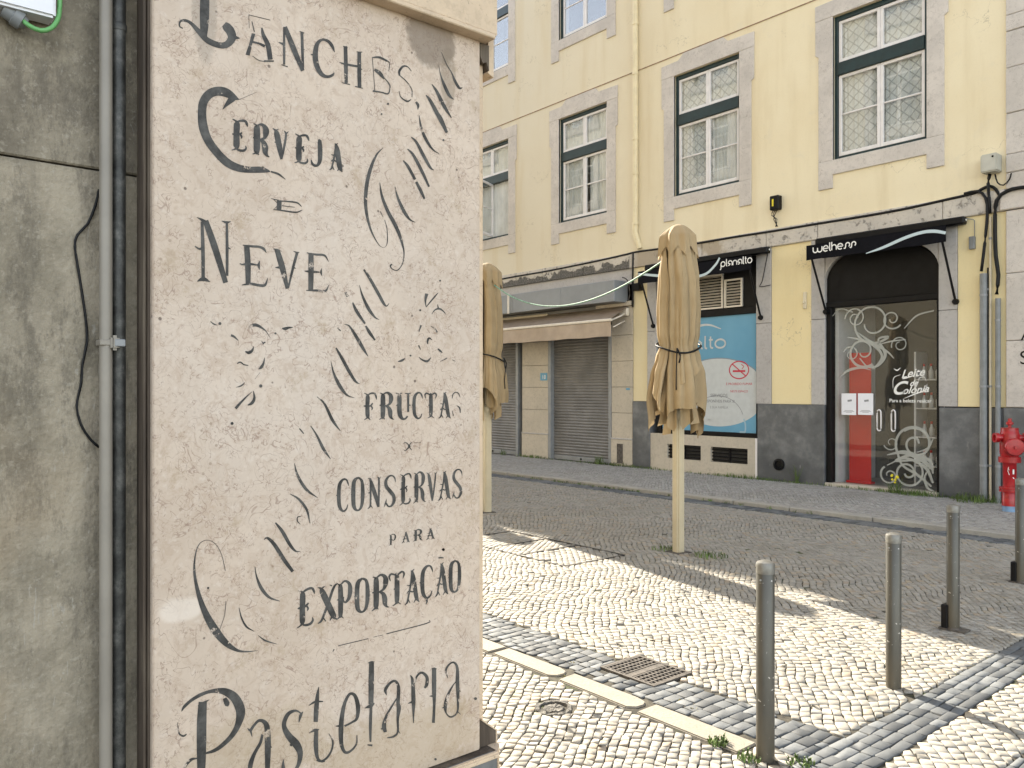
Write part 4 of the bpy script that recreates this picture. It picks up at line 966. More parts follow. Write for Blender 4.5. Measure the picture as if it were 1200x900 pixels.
def pipe_obj(px, w_, z0, z1, mat, label, off=.05, name='wall_pipe'):
    x_ = W(px, 400, F - off)[0]; bm = bmesh.new(); tube(bm, [(x_, F - off, z0), (x_, F - off, z1)], w_, 12, False)
    o = thing(name, (x_, F - off, z0), label, 'pipe'); obj('tube', bm, M[mat], o, smooth='auto')
    for z in (z0 + .5, z0 + 1.6, z1 - .3):
        if z < z1: bm = bmesh.new(); lathe(bm, [(w_ + .004, z - .015), (w_ + .004, z + .015)], (x_, F - off, 0), n=12); obj('clip', bm, M['frame_metal'], o)
    return o
pipe_obj(1152.5, .047, .05, 3.22, 'conduit', 'wide grey conduit left of the hydrant', .07)
pipe_obj(1160.5, .018, .05, 4.0, 'creampipe', 'thin cream pipe between the two grey conduits', .04)
pipe_obj(1158, .014, .05, 3.3, 'cable', 'thin dark pipe pressed against the wide grey conduit', .03)
pipe_obj(1169.5, .034, .05, 2.86, 'conduit', 'narrower grey conduit directly behind the hydrant', .06)
dp = thing('downpipe', (-10.79, F - .06, 4.45), 'cream rainwater downpipe between the second and third windows', 'pipe')
bm = bmesh.new(); tube(bm, [(-10.79, F - .06, 15.9), (-10.79, F - .06, 4.95), (-10.80, F - .06, 4.75), (-10.74, F - .05, 4.58), (-10.70, F - .03, 4.42)], .055, 12, False); M['downpipe'] = plain('cream_downpipe_paint', (.74, .64, .42), .45, var=.06)
obj('tube', bm, M['downpipe'], dp, smooth='auto')
for z in (4.9, 5.9, 6.6, 7.9, 8.9, 10.8): bm = bmesh.new(); lathe(bm, [(.064, z), (.064, z + .05)], (-10.79, F - .06, 0), n=12); obj('clip', bm, M['downpipe'], dp)
pl = thing('tile_plaque', (-13.56, F, 1.82), 'tiny blue plaque on the stone pier between the shutters', 'sign'); obj('plate', B(-13.68, -13.45, F - .022, F - .012, 1.815, 1.985), M['poster'], pl); put_text('18', -13.56, 1.85, F - .0235, .13, M['white_print'], pl)
pl = thing('sticker', (-11.02, F, 1.6), 'tiny blue sticker low on the right pier of the shuttered shop', 'sign'); obj('sheet', B(-11.08, -10.98, F - .016, F - .011, 1.60, 1.64), M['poster'], pl)
pl = thing('wall_lettering', (-3.85, F, 2.1), 'black letters on the stone pier at the right picture edge', 'sign'); p = W(1196, 427); put_text('S', p[0] + .06, p[1], F - .047, .26, M['black'], pl); p = W(1197, 399); put_text('A', p[0] + .08, p[1], F - .047, .22, M['black'], pl)
br_ = thing('wall_bracket', (-7.1, F, 3.1), 'small cream wall bracket on the yellow pier left of the glass door', 'bracket'); p = W(944, 352); obj('plate', B(p[0] - .035, p[0] + .025, F - .03, F + .005, p[1] - .14, p[1] + .14), M['plaster'], br_, bevel=.01); obj('hook', B(p[0] - .02, p[0] + .01, F - .07, F - .03, p[1] - .06, p[1] - .02), M['plaster'], br_, bevel=.008)
rp = thing('hose_inlet', (-7.60, F - .02, .3), 'round black hose inlet low on the slate slab by the vents', 'inlet'); bm = bmesh.new(); lathe(bm, [(.10, F - .02), (.10, F - .055), (.07, F - .065), (.06, F - .04), (.0, F - .045)], (-7.60, 0, .335), 'Y', 20); obj('ring', bm, M['black'], rp, smooth='auto')

# ---- hydrant
HX, HYY = -3.83, 11.50
hy = thing('fire_hydrant', (HX, HYY, .05), 'red fire hydrant with white marks and a blue foot beside the wall pipes', 'hydrant')
def HL(prof, c, axis, name, mat='red', n=20): bm = bmesh.new(); lathe(bm, prof, (HX + c[0], HYY + c[1], c[2]), axis, n); return obj(name, bm, M[mat], hy, smooth='auto', bevel=0)
HL([(.085, .04), (.085, .12)], (0, 0, 0), 'Z', 'foot', 'blue'); HL([(.088, .12), (.088, .30), (.080, .31)], (0, 0, 0), 'Z', 'lower_barrel')
HL([(.118, .30), (.118, .325), (.105, .326), (.105, .332), (.118, .333), (.118, .358)], (0, 0, 0), 'Z', 'flange'); HL([(.075, .358), (.078, .66), (.09, .68)], (0, 0, 0), 'Z', 'barrel')
HL([(.125, .675), (.125, .745)], (0, 0, 0), 'Z', 'flange'); HL([(.10, .745), (.112, .80), (.112, 1.02), (.105, 1.06), (.10, 1.07), (.10, 1.115), (.03, 1.12)], (0, 0, 0), 'Z', 'head')
HL([(.02, 1.115), (.02, 1.15), (.042, 1.16), (.042, 1.185), (.022, 1.20), (.022, 1.235)], (0, 0, 0), 'Z', 'valve_nut')
bn_ = [(.0, -.22), (.10, -.215), (.112, -.20), (.112, -.165), (.085, -.155), (.08, -.05)]
bm = bmesh.new(); lathe(bm, bn_, (0, 0, 0), 'Y', 24); rot = Matrix.Rotation(R(35), 4, 'Z'); bmesh.ops.transform(bm, matrix=Matrix.Translation((HX - .0, HYY, .88)) @ rot, verts=bm.verts); obj('outlet_cap', bm, M['red'], hy, smooth='auto')
bm = bmesh.new(); lathe(bm, [(.02, -.245), (.02, -.215)], (0, 0, 0), 'Y', 6); bmesh.ops.transform(bm, matrix=Matrix.Translation((HX, HYY, .88)) @ rot, verts=bm.verts); obj('cap_nut', bm, M['red'], hy)
for ang, mt in ((-42, 'red'), (120, 'frame_metal')):
    bm = bmesh.new(); lathe(bm, [(.042, -.08), (.042, -.14), (.062, -.145), (.062, -.19), (.04, -.192), (.035, -.17), (.0, -.17)], (0, 0, 0), 'Y', 16)
    bmesh.ops.transform(bm, matrix=Matrix.Translation((HX, HYY, .99)) @ Matrix.Rotation(R(ang), 4, 'Z'), verts=bm.verts); obj('nozzle', bm, M['red'] if mt == 'red' else M['red'], hy, smooth='auto')
bm = bmesh.new()
def cyl(a, z, o=0): r = .0795 + o; return (HX + r * math.sin(R(a)), HYY - r * math.cos(R(a)), z)
for s in [[(10, .62, 5), (4, .57, 5), (16, .52, 5)], [(4, .60, 4), (18, .58, 4)], [(50, .59, 14), (50, .53, 14)], [(46, .49, 10), (56, .47, 10)]]:
    for (a, b) in zip(s, s[1:]):
        v = [bm.verts.new(cyl(a[0] - a[2] / 2, a[1])), bm.verts.new(cyl(a[0] + a[2] / 2, a[1])), bm.verts.new(cyl(b[0] + b[2] / 2, b[1])), bm.verts.new(cyl(b[0] - b[2] / 2, b[1]))]; bm.faces.new(v)
obj('white_marks', bm, M['white_print'], hy)

# ------------------------------------------------------------------ covers set in the paving
cv = thing('inspection_cover', (-6.1, 5.45, 0), 'large rectangular inspection cover infilled with small stones in the sunlit street', 'cover')
obj('tray', B(COVER[0], COVER[1], COVER[2], COVER[3], -.03, -.009), M['joint'], cv)
bm = bmesh.new(); s = .014; x0, x1, y0, y1 = COVER
for (a, b, c, d) in ((x0, x1, y0, y0 + s), (x0, x1, y1 - s, y1), (x0, x0 + s, y0 + s, y1 - s), (x1 - s, x1, y0 + s, y1 - s), (-5.95, -5.95 + s, y0 + s, y1 - s), (-6.42, -6.42 + s, y0 + s, y1 - s)): box(bm, a, b, c, d, -.03, .004)
obj('frame', bm, M['steelline'], cv)
for a, b, sd in ((x0 + s, -6.42, 21), (-6.42 + s, -5.95, 22), (-5.95 + s, x1 - s, 23)): paving(None, (a, b, y0 + s, y1 - s), R(20 + sd * 13), .055, .06, M['cobble'], .2, nobj=0, seed=sd)
for o in list(C.objects):
    if o.name.startswith('cobbles') and o.parent is None: o.parent = cv; o.location = -cv.location
gr = thing('drain_cover', (-3.04, 3.53, 0), 'rusty patterned iron drain cover on the dark stone strip', 'drain cover')
x0, x1, y0, y1 = GRATE; gr.location.z = -.006; obj('plate', B(x0 + .012, x1 - .012, y0 + .012, y1 - .012, -.02, -.004), M['iron'], gr)
bm = bmesh.new()
for (a, b, c, d) in ((x0 + .01, x1 - .01, y0 + .01, y0 + .028), (x0 + .01, x1 - .01, y1 - .028, y1 - .01), (x0 + .01, x0 + .028, y0 + .028, y1 - .028), (x1 - .028, x1 - .01, y0 + .028, y1 - .028)): box(bm, a, b, c, d, -.02, .006)
obj('frame', bm, M['iron'], gr)
nx = 11
for i in range(nx):
    xa = x0 + .035 + (x1 - x0 - .07) * i / (nx - 1)
    if i == 5: continue
    obj('rib', B(xa - .005, xa + .005, y0 + .03, y1 - .03, -.004, .005), M['iron'], gr)
    if i < nx - 1 and i != 4:
        bm = bmesh.new()
        for k in range(9): ya = y0 + .045 + k * .031; box(bm, xa + .005, xa + (x1 - x0 - .07) / (nx - 1) - .005, ya - .004, ya + .004, -.004, .003)
        obj('cross_ribs', bm, M['iron'], gr)
obj('centre_bar', B((x0 + x1) / 2 - .022, (x0 + x1) / 2 + .022, y0 + .03, y1 - .03, -.004, .004), M['iron'], gr)
vc_ = thing('valve_cover', (-2.98, 2.765, 0), 'small round broken valve cover in the near pavement', 'cover')
bm = bmesh.new(); g = np.random.default_rng(4); ring0 = []; rings = []
for r, zz in ((.098, -.015), (.092, .002), (.074, .004), (.070, -.012), (.058, -.010), (.05, .001), (.02, -.003)):
    ring = [bm.verts.new((-2.98 + (r + g.normal(0, .003)) * math.cos(2 * math.pi * k / 26), 2.765 + (r + g.normal(0, .003)) * math.sin(2 * math.pi * k / 26), zz + g.normal(0, .0025))) for k in range(26)]
    rings.append(ring)
for a, b in zip(rings, rings[1:]):
    for k in range(26): bm.faces.new((a[k], a[(k + 1) % 26], b[(k + 1) % 26], b[k]))
bm.faces.new(rings[-1]); obj('lid', bm, M['band'], vc_)

# ------------------------------------------------------------------ bollards
def bollard(loc, h, label, plate, proto=[None]):
    if proto[0] is None:
        o = thing('bollard', loc, label, 'bollard', 'grey steel bollards across the side street')
        r = .039; bm = bmesh.new(); lathe(bm, [(r, -.02), (r, .80), (r - .002, .803)], n=28); obj('post', bm, M['bollard'], o, smooth='auto', local=True)
        bm = bmesh.new(); lathe(bm, [(r + .001, .800), (r + .0015, .838), (r * .93, .847), (r * .5, .854), (.002, .856)], n=28); M['cap'] = plain('worn_steel_cap', (.17, .165, .15), .4, .3, var=.2, scale=30); obj('cap', bm, M['cap'], o, smooth='auto', local=True)
        bm = bmesh.new(); lathe(bm, [(.0045, -r - .003), (.0045, -r + .002)], (0, 0, .775), 'Y', 8); obj('rivet', bm, M['frame_metal'], o, local=True)
        proto[0] = o
    else:
        o = copy_tree(proto[0]); o.location = loc; o['label'] = label
    o.rotation_euler.z = random.uniform(-.3, .3) if not plate else 0
    o.scale.z = h / .856
    if plate:
        b = B(-.062, -.02, -.045, .03, 0, .17); obj('hinge_bracket', b, M['black'], o, bevel=.006, local=True); bm = bmesh.new(); lathe(bm, [(.045, 0), (.045, .02)], n=24); box(bm, -.075, .09, -.05, .05, 0, .012); obj('base_plate', bm, M['iron'], o, local=True)
    return o
bollard((-1.980, 3.089, 0), .862, 'nearest grey steel bollard at the end of the kerb stones', False)
bollard((-2.015, 4.365, 0), .832, 'second grey bollard, casting a long shadow over the dark stone strip', False)
bollard((-2.240, 5.71, 0), .840, 'third grey bollard, standing in shade on a hinged base', True)
bollard((-2.426, 7.528, 0), .87, 'farthest bollard, cut by the right picture edge', True)

# ------------------------------------------------------------------ closed parasols
def make_parasol():
    u = thing('closed_parasol', (0, 0, 0), '', 'parasol', 'closed tan parasols standing in the street')
    s = .047; bm = bmesh.new(); box(bm, -s, s, -s, s, -.02, 3.02); obj('pole', bm, M['pole'], u, bevel=.014, seg=2, local=True)
    bm = bmesh.new()
    for sx in (-1, 1): box(bm, sx * .018 - .004, sx * .018 + .004, -s - .004, -s + .001, .02, 3.0); box(bm, s - .001, s + .004, sx * .018 - .004, sx * .018 + .004, .02, 3.0)
    obj('pole_rib', bm, M['pole'], u, local=True)
    bm = bmesh.new(); box(bm, -.09, .09, -.09, .09, -.012, .006); obj('ground_plate', bm, M['iron'], u, local=True)
    def tri(x): x = x % 1.0; return 1 - abs(2 * x - 1)
    g = random.Random(5); nz = 70; top = 3.16
    def RR(z):                                   # overall outline of the bundled cloth
        pts_ = [(3.16, .05), (3.08, .13), (2.95, .168), (2.7, .190), (2.4, .205), (2.15, .200), (2.03, .176), (1.93, .205), (1.75, .242), (1.55, .252), (1.3, .235)]
        for (z0_, r0_), (z1_, r1_) in zip(pts_, pts_[1:]):
            if z >= z1_: t_ = min(1, (z0_ - z) / (z0_ - z1_)); t_ = t_ * t_ * (3 - 2 * t_); return r0_ + (r1_ - r0_) * t_
        return pts_[-1][1]
    lows = [1.32, 1.66, 1.36, 1.74, 1.32, 1.55, 1.38, 1.68]
    for k in range(8):                           # eight folded panels lapped round the pole, each its own sheet
        bm = bmesh.new(); rows = []; a0 = 2 * math.pi * k / 8 + g.uniform(-.16, .16); wrap = g.uniform(1.05, 1.55); ph = g.uniform(0, 6); sl = g.choice((-1, 1)) * g.uniform(.16, .36); Rk = g.uniform(.90, 1.06)
        NU = 34
        for j in range(nz + 1):
            v = j / nz; ring = []
            for i in range(NU + 1):
                u_ = i / NU
                if u_ < .62: p_ = u_ / .62; back = 0          # outer face, from the root to the free edge
                else: p_ = 1 - (u_ - .62) / .38 * .8; back = 1  # turned back underneath
                hz_ = lows[k] + sl * (p_ - .5) + .05 * math.sin(p_ * 5 + k) + (.05 if back else 0)
                z = top + (hz_ - top) * v; dn = top - z; op = min(1, dn / .5)
                base = RR(z) * (1 + (Rk - 1) * op)
                root = .55 + .45 * min(1, p_ / .28) ** .8
                lift = .05 * p_ * op + .22 * p_ ** 2.5 * max(0, min(1, (2.0 - z) / .55)) + .02 * math.sin(z * 5 + ph) * p_ * op
                crease = op * (.24 * (1 - abs(math.sin(p_ * 4.6 + ph + .35 * math.sin(z * 2.2 + ph)))) ** 2.2 + .11 * (1 - abs(math.sin(p_ * 9.7 + ph * 2 + z * .55))) ** 2.5 * min(1, dn / 1.1) + .03 * math.cos(p_ * 17 + z * 1.9 + ph)) + .014 * math.sin(z * 17 + p_ * 6 + ph) * math.exp(-((z - 2.03) / .25) ** 2)
                rr = base * (root + lift - crease) - back * (.012 + .02 * (1 - p_) * op)
                a = a0 + wrap * p_ * (.6 + .4 * op) + .10 * math.sin(z * 2.3 + ph) * op
                ring.append(bm.verts.new((rr * math.cos(a), rr * math.sin(a), z)))
            rows.append(ring)
        for A_, B_ in zip(rows, rows[1:]):
            for i in range(NU): bm.faces.new((A_[i], A_[i + 1], B_[i + 1], B_[i]))
        obj('canopy_panel', bm, M['canvas'], u, smooth=True, local=True)
    # inner folds seen below the hem
    bm = bmesh.new()
    for k in range(9):
        a = 2 * math.pi * k / 9 + .3; w_ = .5; pv = None
        for t in range(9):
            z = 2.0 - (.72 + .10 * math.sin(k * 1.9)) * t / 8; r1 = .10 + .09 * t / 8 + .01 * math.sin(t + k); cur = [bm.verts.new((r * math.cos(a + d), r * math.sin(a + d), z + dz)) for r, d, dz in ((r1, -w_ / 2, .03), (r1 * .62, 0, -.02), (r1 * 1.05, w_ / 2, .05 * math.sin(k)))]
            if pv: bm.faces.new((pv[0], pv[1], cur[1], cur[0])); bm.faces.new((pv[1], pv[2], cur[2], cur[1]))
            pv = cur
    obj('inner_folds', bm, M['canvas'], u, smooth=True, local=True)
    # vent cap on top
    bm = bmesh.new(); rows = []
    for j in range(17):
        v = j / 16; ring = []
        for i in range(96):
            th = i / 96; f = tri(th * 8); hz_ = 2.90 + .10 * (1 - f) ; z = 3.235 + (hz_ - 3.235) * v; d = 3.235 - z
            rr = (.012 + .168 * min(1, (d / .13)) ** .62 + .09 * d) * (1 - .20 * (1 - f) ** .7 * min(1, d / .14) + .035 * math.sin(th * 44 + 9 * z) * min(1, d / .1) + .02 * math.sin(th * 101 + 5 * z) * min(1, d / .1)); ring.append(bm.verts.new((rr * math.cos(2 * math.pi * th), rr * math.sin(2 * math.pi * th), z)))
        rows.append(ring)
    for a, b in zip(rows, rows[1:]):
        for i in range(96): bm.faces.new((a[i], a[(i + 1) % 96], b[(i + 1) % 96], b[i]))
    bm.faces.new(rows[0]); obj('vent_cap', bm, M['canvas'], u, smooth=True, local=True)
    bm = bmesh.new(); tube(bm, [(.218 * math.cos(a), .218 * math.sin(a), 2.04 + .075 * math.sin(a - 1.0) + .01 * math.sin(3 * a)) for a in np.linspace(0, 2 * math.pi, 30)], .010, 6, False)
    tube(bm, [(.16, -.17, 2.0), (.175, -.19, 1.85), (.165, -.185, 1.72), (.17, -.19, 1.60)], .006, 6); tube(bm, [(.16, -.17, 2.0), (.20, -.165, 1.93), (.19, -.17, 1.86)], .008, 6)
    obj('strap', bm, M['cable'], u, smooth=True, local=True)
    bm = bmesh.new(); lathe(bm, [(.07, 1.30), (.075, 1.33), (.075, 1.37), (.06, 1.39)], n=16); obj('runner', bm, M['pole'], u, local=True)
    return u
pr0 = make_parasol(); pr0.location = (-5.052, 6.364, 0); pr0['label'] = 'nearer tan closed parasol, tied with a dark strap, in front of the blue poster'
pr0.rotation_euler.z = R(-8)
p1_ = copy_tree(pr0); p1_.location = (-8.32, 6.533, 0); p1_['label'] = 'farther tan closed parasol half hidden by the inscribed stone corner'; p1_.rotation_euler.z = R(75); p1_.scale = (1, 1, 1.01)
p2_ = copy_tree(pr0); p2_.location = (-11.55, 6.70, 0); p2_['label'] = 'tan closed parasol standing farthest down the street behind the stone corner'; p2_.rotation_euler.z = R(140)
ra, rb = Vector((-8.28, 6.53, 3.02)), Vector((-5.10, 6.37, 2.97))
cable_obj('tied_rope', [tuple(ra.lerp(rb, t) + Vector((0, 0, -.42 * 4 * t * (1 - t) * (1.12 - .25 * t)))) for t in (0, .15, .3, .45, .6, .75, .9, 1)], .008, 'sagging green and white rope strung between the two parasols', 'rope', 'rope')

# ------------------------------------------------------------------ near corner building with the inscribed pilaster
nb = thing('corner_building', (-2.2, 1.0, 0), 'weathered corner building at left with a tall inscribed limestone pilaster', 'building')
WX = -2.160
bm = bmesh.new(); box(bm, WX - .3, WX, -9, .592, 0, 2.1355); obj('wall_slab', bm, M['wall_near'], nb, bevel=.004)
bm = bmesh.new(); box(bm, WX - .3, WX + .001, -9, .592, 2.140, 5.2); obj('wall_slab', bm, M['wall_near'], nb, bevel=.004)
bm = bmesh.new(); box(bm, -2.40, PX - .026, .594, 1.607, .50, 2.70); obj('pilaster_body', bm, M['pilaster'], nb, bevel=.004)
bm = bmesh.new(); box(bm, PX - .024, PX, .581, 1.573, .452, 2.731); panel = obj('pilaster_panel', bm, M['lioz'], nb, bevel=.003, seg=2)
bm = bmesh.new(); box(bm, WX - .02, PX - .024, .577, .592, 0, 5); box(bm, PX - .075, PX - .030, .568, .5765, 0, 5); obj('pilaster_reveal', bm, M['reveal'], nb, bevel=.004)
# plinth: ledge in front, block with sloped top at the right return
bm = bmesh.new(); prism_axis(bm, [(.5, 0), (1.612, 0), (1.612, .440), (1.605, .449), (.5, .449)], -2.45, -2.0); obj('plinth', bm, M['slate'], nb, bevel=.003)
bm = bmesh.new(); box(bm, -2.012, -1.992, .5, 1.616, .430, .4495); obj('plinth_ledge', bm, M['pilaster'], nb, bevel=.005, seg=2)
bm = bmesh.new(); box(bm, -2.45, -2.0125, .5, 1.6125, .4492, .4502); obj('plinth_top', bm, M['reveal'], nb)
bm = bmesh.new(); v_ = [(-2.45, 1.613), (-2.0005, 1.613), (-2.035, 1.648), (-2.45, 1.648)]; lo_ = [bm.verts.new((a_, b_, 0)) for a_, b_ in v_]; hi_ = [bm.verts.new((a_, b_, .4500)) for a_, b_ in v_]; bm.faces.new(hi_); bm.faces.new(lo_[::-1])
for k in range(4): bm.faces.new((lo_[k], hi_[k], hi_[(k + 1) % 4], lo_[(k + 1) % 4]))
obj('plinth_end', bm, M['pilaster'], nb)
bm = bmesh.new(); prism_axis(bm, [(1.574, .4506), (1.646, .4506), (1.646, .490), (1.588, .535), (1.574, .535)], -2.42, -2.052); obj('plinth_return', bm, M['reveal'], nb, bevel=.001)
bm = bmesh.new(); prism_axis(bm, [(1.647, .4506), (1.651, .4506), (1.651, .492), (1.590, .541), (1.5885, .5365), (1.647, .4895)], -2.42, -2.050); obj('plinth_chamfer', bm, M['pilaster'], nb)
# cornice
bm = bmesh.new(); box(bm, -2.42, -1.999, .45, 1.612, 2.728, 3.7); obj('cornice', bm, M['pilaster'], nb, bevel=.003)
bm = bmesh.new(); box(bm, -2.43, -1.992, .44, 1.600, 2.712, 2.727); obj('cornice_fillet', bm, M['pilaster'], nb, bevel=.003)
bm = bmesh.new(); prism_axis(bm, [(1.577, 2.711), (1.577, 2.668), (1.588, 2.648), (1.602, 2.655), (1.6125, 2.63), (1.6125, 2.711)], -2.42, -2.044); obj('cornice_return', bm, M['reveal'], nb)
bm = bmesh.new(); prism_axis(bm, [(1.6135, 2.625), (1.636, 2.615), (1.636, 3.7), (1.6135, 3.7)], -2.42, -2.05); obj('cornice_side', bm, M['pilaster'], nb)
# the body of the building above and behind
nh = 15.2
nw = [(-4.2 - 3.2 * i) for i in range(10)]
bm = bmesh.new(); wall_sheet(bm, -40, -2.43, 0, nh, 0, [(c - .73, c + .73, f, f + 2.26) for c in nw for f in (5.3, 9.1, 12.3)], .25)
for v in bm.verts: v.co = Vector((v.co.x, 1.56 - v.co.y, v.co.z))
obj('street_wall', bm, M['plaster'], nb)
bm = bmesh.new(); box(bm, -40, WX - .31, -9, .6, 0, nh); obj('inner_block', bm, M['dark'], nb)
bm = bmesh.new(); box(bm, -2.429, -2.05, -9, 1.56, 5.21, nh); box(bm, -2.429, -2.06, .45, 1.56, 3.71, 5.2); obj('side_wall', bm, M['plaster'], nb)
bm = bmesh.new(); box(bm, -40, -1.95, 1.3, 1.75, nh, nh + .25); box(bm, -2.5, -1.95, -9, 1.29, nh, nh + .25); obj('roof_cornice', bm, M['surround'], nb)
for c in nw:
    for f in (5.3, 9.1, 12.3):
        o = copy_tree(protos['sky'], nb); b = base_of(nb); o.location = (c - b.x, 1.56 - b.y, f - b.z); o.rotation_euler.z = math.pi
        for nm, (a, bb, c_, d) in (('stone_jamb', (c - .98, c - .73, f, f + 2.26)), ('stone_jamb', (c + .73, c + .98, f, f + 2.26)), ('stone_lintel', (c - .98, c + .98, f + 2.262, f + 2.52)), ('stone_sill', (c - .98, c + .98, f - .25, f - .002))):
            obj(nm, B(a, bb, 1.55, 1.59, c_, d), M['surround'], nb)

# ---- inscription, cut and filled with black: traced strokes laid on the panel's face
def panel_conv(ox, oy, s):
    def f(x, y, off=0):
        Y, Z = PN(ox + x / s, oy + y / s); return (PX + .0007 + off, Y, Z)
    return f
def word(name, origin, scale, strokes, dots=(), label=None, step=None):
    bm = bmesh.new(); cv_ = panel_conv(origin[0], origin[1], scale)
    for i, s in enumerate(strokes): ribbon(bm, s, cv_, step or 1.4 * scale, (i % 14) * .00005)
    for i, d in enumerate(dots): disc(bm, d[0], d[1], d[2] / 2, cv_, .0008)
    for f in bm.faces:
        f.normal_update()
        if f.normal.x < 0: f.normal_flip()
    o = obj(name, bm, M['ink'], panel, recalc=False)
    if label: o['label'] = label
    return o
